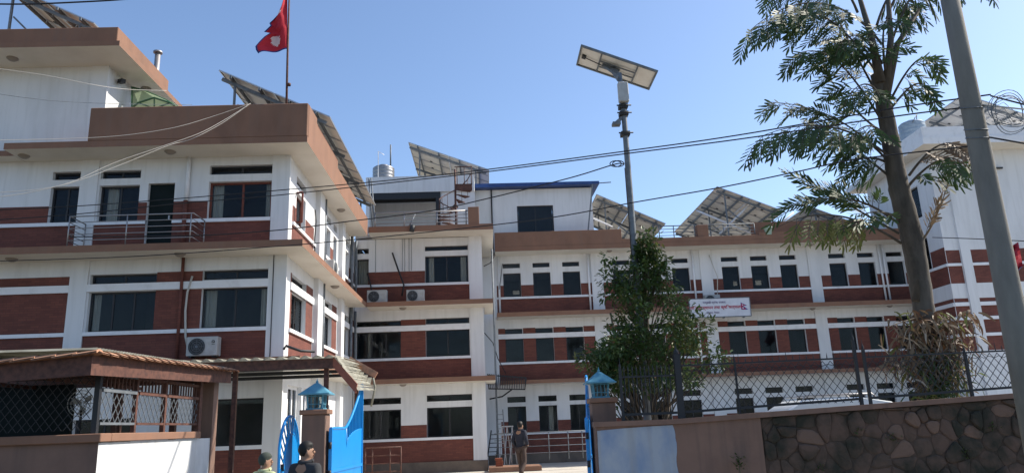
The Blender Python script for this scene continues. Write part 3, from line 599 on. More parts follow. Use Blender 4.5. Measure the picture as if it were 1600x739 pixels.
# roof pail
mb = MB(); p = at(1201, 367, 34.3); mb.lathe((p.x, p.y, 9.9), [(0.001, 0), (.14, 0), (.19, .34), (.21, .34), (.21, .37), (.17, .37), (.001, .36)], 16); tag(recenter(mb.build('pail', M['pail'])), 'small pale green pail on the rear wing roof edge', 'bucket')
# ==================================================================== ROOF TANKS
def tank(label, c, r, h, m='tankm', stand=.3):
    t = thing('water_tank', label, 'water tank', c)
    mb = MB(); pr = [(r, 0)]
    for i in range(1, 9): pr += [(r*(1.0 if i % 2 else .975), h*.86*i/9), (r*(1.0 if i % 2 else .975), h*.86*(i+.5)/9)]
    pr += [(r, h*.86), (r*.85, h*.94), (r*.5, h*.985), (.25, h)]
    mb.lathe(Vector(c)+Vector((0, 0, stand)), pr, 24); mb.build('tank_body', M[m], t)
    mb = MB(); mb.lathe(Vector(c)+Vector((0, 0, stand+h)), [(.24, 0), (.24, .05), (.001, .08)], 14); mb.build('lid', M[m], t)
    mb = MB(); mb.lathe(c, [(r*.8, 0), (r*.8, stand), (.01, stand)], 16); mb.build('tank_stand', M['plinth'], t)
    mb = MB(); mb.tube([(c[0]+r+.12, c[1], c[2]), (c[0]+r+.12, c[1], c[2]+stand+.35), (c[0]+r-.02, c[1], c[2]+stand+.35)], .03); mb.build('outlet_pipe', M['galv'], t)
    return t
t = tank('dark ribbed round water tank on the shelter roof left of the spiral stair', (-4.84, 35.0, 13.03), .53, .92, stand=.12)
mb = MB(); mb.tube([(-4.5, 35.0, 14.1), (-4.5, 35, 15.2)], .035); mb.build('vent_pipe', M['galv'], t); mb = MB(); mb.tube([(-5.0, 34.3, 12.9), (-5.0, 34.3, 14.6), (-4.75, 34.5, 14.5)], .02); mb.build('inlet_pipe', M['trim'], t)
t = tank('pale blue grey water tank behind the palm on the right tower roof', (20.9, 33.6, 13.4), .60, 1.05, 'bluetank', stand=.7)
mb = MB(); mb.tube([(20.6, 33.0, 14.9), (21.0, 33.2, 15.4), (21.0, 33.3, 15.1)], .02); mb.build('inlet_pipe', M['galv'], t)
# ==================================================================== SPIRAL STAIR
S = thing('spiral_staircase', 'rusty brown spiral staircase with curved handrail on the middle block terrace', 'staircase', (-1.2, 32.2, 9.62))
cx, cy, z0 = at(712, 320, 32.2).x, 32.2, 9.62
mb = MB(); mb.tube([(cx, cy, z0), (cx, cy, 12.85)], .045, 10); mb.build('centre_pole', M['rust'], S)
N_ = 11; rail = []
for i in range(N_):
    a0 = rad(290-26*i); a1 = a0-rad(25); z = z0+.2+.205*i; rr_ = .74; mb = MB()
    P_ = [(cx+.05*math.cos(a0), cy+.05*math.sin(a0), z), (cx+rr_*math.cos(a0), cy+rr_*math.sin(a0), z), (cx+rr_*math.cos(a1), cy+rr_*math.sin(a1), z), (cx+.05*math.cos(a1), cy+.05*math.sin(a1), z)]
    mb.prism(P_, (0, 0, .035)); mb.build('tread', M['rust'], S)
    am = (a0+a1)/2; bp = Vector((cx+rr_*math.cos(am), cy+rr_*math.sin(am), z)); rail.append(bp+Vector((0, 0, .85)))
    mb = MB(); mb.tube([bp, bp+Vector((0, 0, .85))], .012, 6); mb.build('baluster', M['rust'], S)
mb = MB(); mb.tube(rail, .022, 8); mb.build('handrail', M['rust'], S)
mb = MB(); mb.box(cx, cx+.75, cy-.35, cy+.45, 12.0, 12.05); mb.box(cx, cx+.75, cy-.36, cy-.33, 11.75, 12.0); mb.build('landing', M['rust'], S)
mb = MB()
for x in (cx+.1, cx+.42, cx+.75): mb.tube([(x, cy-.35, 12.0), (x, cy-.35, 12.85)], .018, 6)
mb.tube([(cx, cy-.35, 12.85), (cx+.78, cy-.35, 12.85)], .022); mb.build('landing_rail', M['rust'], S)
# ==================================================================== OUTDOOR UNITS
def ac_unit(label, c, w=.82, h=.55, d=.30, fan='left', logo=False, face=(0, -1, 0)):
    """c: bottom-left front corner, faces -Y"""
    t = thing('outdoor_unit', label, 'air conditioner', c, 'air conditioner outdoor units on the walls'); x, y, z = c
    if face[0]:   # faces +X, runs along Y
        B_ = lambda mb, a, b, c0, c1, e0, e1, m=0: mb.box(x-c1, x-c0, y+a, y+b, z+e0, z+e1, m); Pn = lambda u, v, dd: Vector((x-dd, y+u, z+v))
    else:
        B_ = lambda mb, a, b, c0, c1, e0, e1, m=0: mb.box(x+a, x+b, y+c0, y+c1, z+e0, z+e1, m); Pn = lambda u, v, dd: Vector((x+u, y+dd, z+v))
    mb = MB(); B_(mb, 0, w, 0, d, .04, h); mb.build('casing', M['plastic'], t, bevel=.012)
    u0 = w*.34 if fan == 'left' else w*.60; R_ = h*.40; mb = MB(); ring = [Pn(u0+R_*math.cos(2*math.pi*k/24), h*.52+R_*math.sin(2*math.pi*k/24), -.006) for k in range(24)]
    mb.prism(ring, Pn(0, 0, -.004)-Pn(0, 0, 0)); mb.build('fan_opening', M['acgrille'], t)
    mb = MB()
    for rr2 in (.35, .6, .85, 1.0):
        mb.tube([Pn(u0+R_*rr2*math.cos(2*math.pi*k/20), h*.52+R_*rr2*math.sin(2*math.pi*k/20), -.018) for k in range(21)], .005, 5, caps=False)
    for k in range(4):
        a = math.pi*k/4; mb.tube([Pn(u0-R_*math.cos(a), h*.52-R_*math.sin(a), -.018), Pn(u0+R_*math.cos(a), h*.52+R_*math.sin(a), -.018)], .004, 5)
    ring = [Pn(u0+.04*math.cos(2*math.pi*k/12), h*.52+.04*math.sin(2*math.pi*k/12), -.02) for k in range(12)]; mb.prism(ring, Pn(0, 0, -.006)-Pn(0, 0, 0)); mb.build('fan_grille', M['galv'], t)
    mb = MB(); B_(mb, w*.1, w*.16, 0, d, 0, .04); B_(mb, w*.84, w*.9, 0, d, 0, .04); mb.build('foot', M['acgrille'], t)
    if logo:
        mb = MB(); cpt = Pn(w*.87, h*.74, -.004); mb.tube([Pn(w*.87+.035*math.cos(2*math.pi*k/14-1.2), h*.74+.035*math.sin(2*math.pi*k/14-1.2), -.005) for k in range(13)], .008, 5); mb.tube([Pn(w*.87, h*.74, -.005), Pn(w*.87+.02, h*.70, -.005)], .008, 5)
        B_(mb, w*.82, w*.92, -.006, 0, h*.60, h*.62); mb.build('logo', M['acgrille'], t)
    return t
ac_unit('air conditioner outdoor unit with round black logo on the left wing above the tiled roof', (-7.90, 20.05, 3.62), .80, .54, logo=True)
ac_unit('left one of the two outdoor units on the middle block ledge', (-4.83, 30.25, 6.56), .80, .55)
ac_unit('right one of the two outdoor units on the middle block ledge', (-3.24, 30.25, 6.56), .72, .52)
ac_unit('outdoor unit peeking over the top of the white sign board', (at(1102, 470, 34.5).x, 34.5, 6.62), .72, .55)
ac_unit('outdoor unit on the sunlit side ledge of the left wing', (-4.95, 24.2, 6.57), .78, .5, face=(1, 0, 0))
# ==================================================================== SIGN BOARD
SG = thing('sign_board', 'white sign board with red Nepali lettering and a small flag emblem on the rear wing', 'sign', at(1125, 495, 34.05))
sx0, sx1, sz0, sz1 = at(1078, 480, 34.05).x, at(1172, 480, 34.05).x, 6.07, 6.90; sy = 34.05
mb = MB(); mb.box(sx0, sx1, sy, sy+.06, sz0, sz1); mb.build('board', M['signw'], SG, bevel=.006)
mb = MB()
for (a, b, c, d_) in ((sx0-.02, sx1+.02, sz0-.03, sz0), (sx0-.02, sx1+.02, sz1, sz1+.03), (sx1, sx1+.03, sz0, sz1), (sx0-.03, sx0, sz0, sz1)): mb.box(a, b, sy-.015, sy+.07, c, d_)
for x in (sx0+1.5, sx1-.35): mb.box(x, x+.07, sy-.02, sy+.15, sz0-.07, sz0-.03)
mb.build('border', M['galv'], SG)
def text(body, x, z, size, m, name='lettering', bold=.0):
    cu = bpy.data.curves.new('t', 'FONT'); cu.body = body; cu.size = size; cu.align_x = 'CENTER'; cu.offset = bold; cu.extrude = .002
    o = bpy.data.objects.new('t', cu); COL.objects.link(o); bpy.context.view_layer.update()
    me = bpy.data.meshes.new_from_object(o.evaluated_get(bpy.context.evaluated_depsgraph_get())); bpy.data.objects.remove(o)
    me.transform(Matrix.Translation(Vector((x, sy-.006, z))-ORG[SG.name]) @ Matrix.Rotation(rad(90), 4, 'X'))
    me.materials.clear(); me.materials.append(M[m]); n = bpy.data.objects.new(name, me); COL.objects.link(n); n.parent = SG; return n
cxs = (sx0+sx1)/2
text('गण्डकी प्रदेश सरकार', cxs-.25, sz1-.22, .13, 'signn', bold=.002); text('भूमि व्यवस्थापन तथा कृषि कार्यालय', cxs-.22, sz0+.36, .185, 'signr', bold=.004); text('पोखरा, नेपाल', cxs-.35, sz0+.14, .12, 'signn', bold=.002)
mb = MB(); ex = sx1-.42; y_ = sy-.006
mb.prism([(ex, y_, sz0+.62), (ex+.30, y_, sz0+.46), (ex+.10, y_, sz0+.46), (ex+.32, y_, sz0+.28), (ex, y_, sz0+.28)], (0, .004, 0)); mb.build('flag_emblem_border', M['signb'], SG)
mb = MB(); mb.prism([(ex+.02, y_-.003, sz0+.58), (ex+.23, y_-.003, sz0+.475), (ex+.06, y_-.003, sz0+.44), (ex+.25, y_-.003, sz0+.30), (ex+.02, y_-.003, sz0+.30)], (0, .003, 0)); mb.build('flag_emblem', M['signr'], SG)
mb = MB()
for (a, b, r_) in ((.08, .50, .03), (.09, .36, .035)): mb.prism([(ex+a+r_*math.cos(k*.785), y_-.006, sz0+b+r_*math.sin(k*.785)) for k in range(8)], (0, .003, 0))
mb.build('flag_emblem_star', M['signw'], SG)
# ==================================================================== FLAG
mb = MB(); mb.tube([(-5.40, 19.62, 9.5), (-5.44, 19.62, 12), (-5.46, 19.62, 14.6)], [.035, .03, .022], 10); mb.tube([(-5.36, 19.60, 11.05), (-5.36, 19.60, 11.12)], .05)
tag(recenter(mb.build('flagpole', M['rust'])), 'thin dark flagpole standing behind the brown parapet of the left wing', 'flagpole')
fly = [(-22, 449), (-12, 447), (0, 444), (10, 440), (20, 435), (30, 427), (37, 421), (42, 423.5), (48, 419), (54, 414.5), (56.5, 424), (62, 416), (70, 408), (77, 401.5), (82, 402), (86.5, 405)]
mb = MB(); nu = 16; rows = []
for i in range(len(fly)*3-2):
    k = i/3; a = int(k); t_ = k-a; b = min(a+1, len(fly)-1); y1 = fly[a][0]*(1-t_)+fly[b][0]*t_; x1 = fly[a][1]*(1-t_)+fly[b][1]*t_
    yh = -22+(77+22)*(k/(len(fly)-1)); row = []
    for j in range(nu+1):
        u = j/nu; px = 449*(1-u)+x1*u; py = yh*(1-u)+y1*u; p = at(px, py, 19.6); p.y += .12*math.sin(u*7+k*.35)*u**.5-.05*u; row.append((p, px, py, u))
    rows.append(row)
for i in range(len(rows)-1):
    for j in range(nu):
        q = [rows[i][j], rows[i][j+1], rows[i+1][j+1], rows[i+1][j]]; px = sum(v[1] for v in q)/4; py = sum(v[2] for v in q)/4; m = 0
        if j >= nu-1 or i >= len(rows)-2: m = 1
        elif ((px-431)/8)**2+((py-64)/8)**2 < 1: m = 2
        elif ((px-436)/4)**2+((py-19)/6)**2 < 1 and ((px-438)/3)**2+((py-15)/4)**2 > 1: m = 2
        mb.add([v[0] for v in q], [(0, 1, 2, 3)], m, True)
fl = mb.build('flag', [M['red'], M['navy'], M['flagwhite']]); tag(recenter(fl), 'drooping red double-pennant flag with blue edge and white emblems on the flagpole', 'flag')
mb = MB(); prev = None; rows = []
for i in range(9):
    t_ = i/8; rows.append([at(1581+2*t_+(10+8*t_)*u*(1 if t_ < .75 else (1-t_)*3.2+.2), 384+50*t_-6*u, 24+.25*math.sin(3*u+i)) for u in (0, .33, .66, 1)])
for i in range(8):
    for j in range(3): mb.add([rows[i][j], rows[i][j+1], rows[i+1][j+1], rows[i+1][j]], [(0, 1, 2, 3)], 1 if i == 7 or j == 2 and i > 5 else 0, True)
tag(recenter(mb.build('flag', [M['red'], M['navy']])), 'small red flag hanging just right of the concrete pole', 'flag')
p = at(1580, 384, 24); mb = MB(); mb.tube([(p.x, 24, -.1), (p.x, 24, p.z+.5)], .03); tag(recenter(mb.build('flagpole', M['darkmetal'])), 'flagpole hidden behind the concrete pole carrying the small red flag', 'flagpole')
# ==================================================================== GUARD SHELTER
def wire_panel(P, u0, u1, z0, z1, pitch, r, both=True):
    """diagonal lattice clipped to a rectangle; P(u,z)->point"""
    mb = MB(); w_, h_ = u1-u0, z1-z0; k = int((w_+h_)/pitch)+1; sl_ = 1.25
    for sgn in (1, -1):
        c = -h_/sl_
        while c < w_:
            # line u = c + (z)/sl_
            a = max(0, -c*sl_); b = min(h_, (w_-c)*sl_)
            if b-a > .02:
                pa, pb = (c+a/sl_, a), (c+b/sl_, b)
                if sgn < 0: pa, pb = (w_-pa[0], pa[1]), (w_-pb[0], pb[1])
                p, q = P(u0+pa[0], z0+pa[1]), P(u0+pb[0], z0+pb[1]); o_ = (P(0, 0)-P(0, 0)); mb.bar(p, q, r)
            c += pitch
    return mb
G = thing('guard_shelter', 'guard shelter at lower left with low wall, lattice grille and tiled roof edge', 'shelter', (-6.5, 12, -.1))
gx = -5.2
mb = MB(); mb.box(-10, gx-.181, 10.5, 10.68, -.1, 1.585); mb.build('front_wall', M['render'], G)
mb = MB(); mb.box(gx-.18, gx, 10.5, 14.6, -.1, 1.58); o = mb.build('side_wall', [M['render'], M['trim']], G)
for p in o.data.polygons:
    if p.normal.x > .5: p.material_index = 1
o.data.materials[1] = M['oldwhite']
mb = MB(); mb.box(-10, gx+.05, 10.44, 10.74, 1.586, 1.70); mb.build('coping', M['brown'], G, bevel=.01); mb = MB(); mb.box(gx-.24, gx+.05, 10.741, 14.0, 1.586, 1.70); mb.build('coping', M['brown'], G, bevel=.01)
mb = MB(); mb.box(gx-.2, gx+.02, 14.6, 14.85, -.1, 2.75); mb.build('pillar', M['render'], G)
for (x, y, w_) in ((gx-.12, 10.6, .07), (gx-.12, 11.72, .06), (gx-.12, 12.75, .07), (gx-.12, 14.2, .12), (-6.5, 13.6, .08), (-9.8, 10.6, .1), (-5.9, 14.6, .1), (-6.9, 14.6, .08)):
    mb = MB(); mb.box(x-w_/2, x+w_/2, y-w_/2, y+w_/2, 1.70 if y < 14.3 and x > -6 else -.1, 2.66); mb.build('post', M['rust'] if y > 11 else M['darkmetal'], G)
Ps = lambda u, z: Vector((gx-.10, u, z))
for (a, b) in ((10.66, 11.68), (11.76, 12.70), (12.80, 14.14)):
    wire_panel(Ps, a, b, 1.84, 2.27, .155, .009).build('wire_grille', M['galv'], G)
    mb = MB(); mb.bar(Ps(a, 1.83), Ps(b, 1.83), .035); mb.bar(Ps(a, 2.28), Ps(b, 2.28), .05); mb.bar(Ps(a, 2.50), Ps(b, 2.50), .04); mb.build('grille_frame', M['galv'] if a < 10.7 else M['rust'], G)
    mb = MB(); n = int((b-a)/.11)
    for i in range(1, n): u = a+(b-a)*i/n; mb.bar(Ps(u, 2.28), Ps(u, 2.5), .02)
    mb.build('upright_bars', M['rust'], G)
Pf = lambda u, z: Vector((u, 10.6, z))
wire_panel(Pf, -9.7, gx-.2, 1.75, 2.5, .12, .007).build('wire_grille', M['darkmetal'], G)
mb = MB(); mb.box(-10, -7.15, 13.4, 13.5, -.1, 2.7); mb.build('dark_partition', M['doorm'], G)  # near-black partition; the dimness of the shelter interior is put into its colour
mb = MB(); mb.box(-8.6, -6.3, 12.0, 12.5, .9, 1.0); mb.box(-8.6, -8.5, 12.0, 12.5, 0, .9); mb.box(-6.4, -6.3, 12, 12.5, 0, .9); mb.build('counter', M['rust'], G)
# roof: boards, sheet, tiles
c0, c1, c2 = at(-40, 567, 10.0), at(145, 549, 10.0), at(362, 577, 14.9)
mb = MB(); mb.prism([(c0.x, 10, c0.z-.05), (c1.x, 10, c1.z-.05), (c1.x, 10, c1.z-.30), (c0.x, 10, c0.z-.27)], (0, .04, 0)); mb.build('fascia_board', M['rust'], G)
mb = MB(); mb.prism([(c1.x, 10.04, c1.z-.05), (c2.x, c2.y, c2.z-.05), (c2.x, c2.y, c2.z-.26), (c1.x, 10.04, c1.z-.30)], (-.04, 0, 0)); mb.build('fascia_board', M['rust'], G)
mb = MB(); N_ = 60
def rz(u, y):   # roof height
    t_ = (y-10)/(c2.y-10); e_ = c1.z*(1-t_)+c2.z*t_; return e_+.03*min(c1.x-u, y-9.9, 2.2)+.02
for i in range(N_):
    ya, yb = 9.92+(c2.y-9.9)*i/N_, 9.92+(c2.y-9.9)*(i+1)/N_
    for (xa, xb) in ((c1.x+.08, c1.x-1.2), (c1.x-1.2, c1.x-2.6), (c1.x-2.6, c0.x)):
        za = lambda x, y, k: rz(x, y)+.022*math.sin(k*math.pi)
        mb.add([(xa, ya, za(xa, ya, i)-.0), (xb, ya, za(xb, ya, i)), (xb, yb, za(xb, yb, i)), (xa, yb, za(xa, yb, i))], [(0, 1, 2, 3)], 0)
        ym = (ya+yb)/2; mb.add([(xa, ya, rz(xa, ya)), (xa, ym, rz(xa, ym)+.03), (xa, yb, rz(xa, yb)), (xb, yb, rz(xb, yb)), (xb, ym, rz(xb, ym)+.03), (xb, ya, rz(xb, ya))], [(0, 1, 4, 5), (1, 2, 3, 4)], 0)
mb.build('roof_sheet', M['sheet'], G)
mb = MB()
for y in (10.3, 11.3, 12.3, 13.3, 14.3): mb.box(-10, c1.x-.05, y-.03, y+.03, 2.56, 2.64)
for x in (-5.5, -6.6, -7.8, -9): mb.box(x-.025, x+.025, 10.1, 14.7, 2.50, 2.56)
mb.build('roof_rafters', M['rust'], G)
TM = None; rr = random.Random(3)
def tile(p, rz_, L=.30, tilt=0):
    global TM
    if TM is None:
        mb = MB(); n = 6; pts = [(-.11+.22*i/n, .045*math.sin(math.pi*i/n)) for i in range(n+1)]
        for i in range(n):
            mb.add([(0, pts[i][0], pts[i][1]), (L, pts[i][0]*.85, pts[i][1]*.85), (L, pts[i+1][0]*.85, pts[i+1][1]*.85), (0, pts[i+1][0], pts[i+1][1])], [(0, 1, 2, 3)])
            mb.add([(L, pts[i][0]*.85, pts[i][1]*.85), (L, pts[i+1][0]*.85, pts[i+1][1]*.85), (L, pts[i+1][0]*.85, pts[i+1][1]*.85-.03), (L, pts[i][0]*.85, pts[i][1]*.85-.03)], [(3, 2, 1, 0)])
            mb.add([(0, pts[i][0], pts[i][1]-.018), (L, pts[i][0]*.85, pts[i][1]*.85-.018), (L, pts[i+1][0]*.85, pts[i+1][1]*.85-.018), (0, pts[i+1][0], pts[i+1][1]-.018)], [(3, 2, 1, 0)])
            mb.add([(0, pts[i][0], pts[i][1]), (0, pts[i+1][0], pts[i+1][1]), (0, pts[i+1][0], pts[i+1][1]-.018), (0, pts[i][0], pts[i][1]-.018)], [(0, 1, 2, 3)])
        o = mb.build('tile', M['tile'], G, local=True); TM = o.data
    else:
        o = bpy.data.objects.new('tile', TM); COL.objects.link(o); o.parent = G
    o.location = Vector(p)-ORG[G.name]; o.rotation_euler = (rr.uniform(-.06, .06), tilt, rz_)
x = c0.x
while x < c1.x-.15:
    t_ = (x-c0.x)/(c1.x-c0.x); tile((x, 9.98, c0.z*(1-t_)+c1.z*t_-.04), 0, tilt=-.15); x += .26
y = 9.98
while y < c2.y-.1:
    t_ = (y-10)/(c2.y-10); tile((c1.x*(1-t_)+c2.x*t_+.02, y, c1.z*(1-t_)+c2.z*t_-.02), rad(90), tilt=.02); y += .25
# fan inside
p = at(128, 630, 12.2); t = thing('pedestal_fan', 'pale round pedestal fan standing inside the dark guard shelter', 'fan', (p.x, p.y, -.1))
mb = MB(); mb.tube([(p.x, p.y, -.08), (p.x, p.y, p.z-.1)], .02); mb.lathe((p.x, p.y, -.1), [(.001, .03), (.2, .025), (.22, 0)], 16); mb.build('stand', M['darkmetal'], t)
mb = MB()
for r_ in (.05, .1, .15, .2): mb.tube([(p.x+r_*math.cos(k*.3142), p.y-.04, p.z+r_*math.sin(k*.3142)) for k in range(21)], .006, 5, caps=False)
for k in range(12): a = k*math.pi/6; mb.tube([(p.x, p.y-.05, p.z), (p.x+.2*math.cos(a), p.y-.03, p.z+.2*math.sin(a))], .005, 4)
mb.build('guard', M['plastic'], t)
mb = MB()
for k in range(3):
    a = k*2.094; mb.add([(p.x+.03*math.cos(a), p.y, p.z+.03*math.sin(a)), (p.x+.17*math.cos(a+.3), p.y-.02, p.z+.17*math.sin(a+.3)), (p.x+.18*math.cos(a+.8), p.y, p.z+.18*math.sin(a+.8)), (p.x+.10*math.cos(a+1.2), p.y+.02, p.z+.1*math.sin(a+1.2))], [(0, 1, 2, 3)])
mb.build('blade', M['plastic'], t)
# ==================================================================== PORCH CANOPY
Pq = thing('porch_canopy', 'corrugated porch roof on dark posts in front of the left wing entrance', 'canopy', (-4.5, 18, -.1))
mb = MB(); n = 84; X0, X1 = -7.4, -3.16
for i in range(n):
    xa, xb = X0+(X1-X0)*i/n, X0+(X1-X0)*(i+1)/n; za, zb = 3.13+.035*math.sin(i*math.pi/2.5), 3.13+.035*math.sin((i+1)*math.pi/2.5)
    mb.add([(xa, 15.85, za), (xb, 15.85, zb), (xb, 20.3, zb+.12), (xa, 20.3, za+.12)], [(0, 1, 2, 3)], 0, True)
mb.build('roof_sheet', M['sheet'], Pq)
mb = MB(); n = 14
for i in range(n):
    a, b = i/n, (i+1)/n; f = lambda t_, y: Vector((-3.20+.48*t_, y, 3.16-.72*t_+.02*math.sin(t_*30)))
    mb.add([f(a, 15.95), f(b, 15.95), f(b, 18.2)+Vector((.02, 0, .1)), f(a, 18.2)+Vector((.0, 0, .06))], [(0, 1, 2, 3)])
mb.build('roof_sheet', M['sheet'], Pq)
mb = MB(); mb.box(-7.4, -3.24, 15.98, 16.02, 2.90, 3.10); mb.build('fascia_board', M['rust'], Pq)
mb = MB(); mb.prism([(-3.24, 15.96, 3.13), (-2.73, 15.96, 2.55), (-2.76, 15.96, 2.36), (-3.24, 15.96, 2.92)], (.0, .05, 0)); mb.build('fascia_board', M['woodrust'], Pq)
mb = MB(); mb.bar(at(545, 561, 19.2), at(588, 586, 19.2), .06, .16); mb.build('edge_plank', M['tile'], Pq)
mb = MB()
for i in range(6): mb.bar(at(548+6*i, 568+4.2*i, 19.2), at(540+7*i, 586+3*i, 18.6), .10, .02)
mb.tube([at(583, 590, 19), at(586, 605, 19), at(583, 620, 19), at(580, 634, 19.1)], .025); mb.build('loose_slats', M['sheet'], Pq)
mb = MB()
for y in (17.2, 18.6, 20.0): mb.box(-7.4, -3.2, y-.03, y+.03, 2.98, 3.06)
mb.build('roof_rafters', M['darkmetal'], Pq)
for (x, y) in ((-5.35, 16.3), (-3.42, 16.2), (-3.3, 19.2)):
    mb = MB(); mb.box(x-.045, x+.045, y-.045, y+.045, -.1, 2.97); mb.build('post', M['rust'], Pq)
mb = MB(); mb.tube([at(443, 546, 16.6), at(447, 540, 16.6), at(470, 548, 16.9), at(492, 549, 17)], .03); mb.build('bent_pipe', M['darkmetal'], Pq)
# ==================================================================== GATE POSTS, LANTERNS, LEAVES
def gate_post(label, x0, x1, y0, zt):
    t = thing('gate_post', label, 'gate post', ((x0+x1)/2, y0+.2, -.1), 'brown gate posts carrying blue lanterns')
    mb = MB(); mb.box(x0, x1, y0, y0+.42, -.1, zt-.09); mb.build('shaft', M['render'], t, bevel=.012)
    mb = MB(); mb.box(x0-.04, x1+.04, y0-.04, y0+.46, zt-.089, zt); mb.build('cap', M['brown'], t, bevel=.012); return t
gate_post('brown gate post left of the open blue gate leaf', -3.50, -3.06, 14.5, 2.02)
gate_post('brown gate post at the end of the right boundary wall', 1.93, 2.38, 14.5, 2.04)
def lantern(label, x, y, z, s=1.0):
    t = thing('lantern', label, 'lantern', (x, y, z), 'blue lanterns on the gate posts'); h = .155*s; H_ = .29*s
    mb = MB(); mb.box(x-h-.02, x+h+.02, y-h-.02, y+h+.02, z, z+.03); mb.build('base', M['lantern'], t)
    mb = MB()
    for (a, b) in ((-1, -1), (1, -1), (1, 1), (-1, 1)): mb.bar((x+a*h*.9, y+b*h*.9, z+.03), (x+a*h*1.05, y+b*h*1.05, z+.03+H_), .028)
    for sgn in (-1, 1):
        for k in range(1, 4):
            u = -h+2*h*k/4; mb.bar((x+u, y+sgn*h, z+.03), (x+u, y+sgn*h, z+.03+H_), .010); mb.bar((x+sgn*h, y+u, z+.03), (x+sgn*h, y+u, z+.03+H_), .010)
        for zz in (.08, .24): mb.bar((x-h, y+sgn*h, z+.03+zz*s), (x+h, y+sgn*h, z+.03+zz*s), .012); mb.bar((x+sgn*h, y-h, z+.03+zz*s), (x+sgn*h, y+h, z+.03+zz*s), .012)
    mb.build('cage', M['lantern'], t)
    mb = MB(); g_ = h*.86; mb.box(x-g_, x+g_, y-g_, y+g_, z+.032, z+.03+H_-.01); mb.build('pane', M['lglass'], t)
    mb = MB(); mb.lathe((x, y, z+.03), [(.001, .0), (.05, .02), (.06, .12), (.03, .2), (.001, .21)], 12); mb.build('bulb', M['plastic'], t)
    mb = MB(); e = .30*s; zr = z+.03+H_; mb.add([(x-e, y-e, zr), (x+e, y-e, zr), (x+e, y+e, zr), (x-e, y+e, zr), (x-.03, y-.03, zr+.22*s), (x+.03, y-.03, zr+.22*s), (x+.03, y+.03, zr+.22*s), (x-.03, y+.03, zr+.22*s)],
        [(0, 1, 5, 4), (1, 2, 6, 5), (2, 3, 7, 6), (3, 0, 4, 7), (4, 5, 6, 7), (0, 3, 2, 1)]); mb.box(x-e-.01, x+e+.01, y-e-.01, y+e+.01, zr-.025, zr-.001)
    mb.lathe((x, y, zr+.22*s), [(.02, 0), (.03, .02), (.012, .05), (.001, .09)], 8); mb.build('roof', M['lantern'], t); return t
lantern('blue lantern on the left gate post', -3.28, 14.72, 2.02, .92); lantern('blue lantern half in leaves on the right gate post', 2.13, 14.72, 2.04, .92)
class Leaf:
    def __init__(s, root, a, b): s.root = root; s.a = Vector(a); s.b = Vector(b); s.d = (s.b-s.a).normalized(); s.n = Vector((s.d.y, -s.d.x, 0))
    def P(s, u, z, d=0): p = s.a+s.d*u+s.n*d; return Vector((p.x, p.y, z))
    def sheet(s, name, prof_lo, prof_hi, us, th, m='blue'):
        mb = MB()
        for i in range(len(us)-1):
            u, v = us[i], us[i+1]; pts = []
            q = [s.P(u, prof_lo(u), -th), s.P(v, prof_lo(v), -th), s.P(v, prof_hi(v), -th), s.P(u, prof_hi(u), -th)]
            mb.prism(q, s.n*2*th)
        return mb.build(name, M[m], s.root)
def gleaf(label, a, b):
    t = thing('gate_leaf', label, 'gate', (a[0], a[1], -.05)); L = Leaf(t, (a[0], a[1], 0), (b[0], b[1], 0)); W_ = (Vector(b)-Vector(a)).length
    def hi(u): return 1.67 if u < 1.05 else 1.67+(2.60-1.67)*(((u-1.05)/(W_-1.05))**1.35)
    def lo(u):
        if u < 1.12: return 1.67
        k = (u-1.12)/(W_-1.12); return 1.28+.36*math.sqrt(max(0, 1-(1-k)**2))
    us = [W_*i/40 for i in range(41)]
    L.sheet('panel', lambda u: .02, lambda u: lo(u) if u > 1.1 else 1.66, [u for u in us if u <= 1.105]+[1.12]+[u for u in us if u > 1.13], .012)
    mb = MB()
    for (p, q) in (((0, .0), (0, 1.67)), ((W_, 0), (W_, 2.60)), ((0, 0.03), (W_, .03)), ((0, .9), (W_, .9))): mb.bar(L.P(*p), L.P(*q), .06)
    mb.build('frame', M['blue'], t)
    mb = MB(); mb.tube([L.P(u, hi(u)) for u in us], .03, 6); mb.tube([L.P(u, lo(u)) for u in us if u > 1.1], .02, 6); mb.build('top_rail', M['blue'], t)
    n = 11
    for i in range(1, n):
        u = 1.1+(W_-1.1)*i/n; mb = MB(); mb.bar(L.P(u, lo(u)), L.P(u, hi(u)), .026); mb.build('bar', M['blue'], t)
    for z in (.3, .8, 1.3): mb = MB(); mb.tube([L.P(-.03, z), L.P(-.03, z+.12)], .03); mb.build('hinge', M['darkmetal'], t)
    for i in range(3): mb = MB(); z = 1.55-.17*i; mb.box(L.P(0, 0).x-.05, L.P(0, 0).x+.05, a[1]-.04, a[1]+.0, z-.06, z+.05) ; 
    return t
gleaf('bright blue gate leaf with rising barred top, opened beside the left post', (-2.98, 14.62), (-2.82, 17.1))
gleaf('blue gate leaf seen edge-on against the right gate post', (1.80, 14.45), (2.16, 16.9))
t = thing('pedestrian_gate', 'small bright blue arched gate with fan of bars beside the two people', 'gate', (-3.95, 14.1, -.05)); L = Leaf(t, (at(437, 690, 14).x, 14.0, 0), (at(466, 690, 15.35).x, 15.35, 0)); W_ = 1.36; us = [W_*i/30 for i in range(31)]
hi = lambda u: 1.20+.72*math.sqrt(max(0, 1-((u-.68)/.70)**2)); lo = lambda u: .98+.62*math.sqrt(max(0, 1-((u-.85)/.52)**2)) if u > .33 else .98
L.sheet('panel', lambda u: 0.02, lo, us, .012); mb = MB(); mb.tube([L.P(0, 0)]+[L.P(u, hi(u)) for u in us]+[L.P(W_, 0)], .028, 6); mb.build('frame', M['blue'], t); mb = MB(); mb.tube([L.P(u, lo(u)) for u in us], .022, 6); mb.build('inner_arch', M['blue'], t)
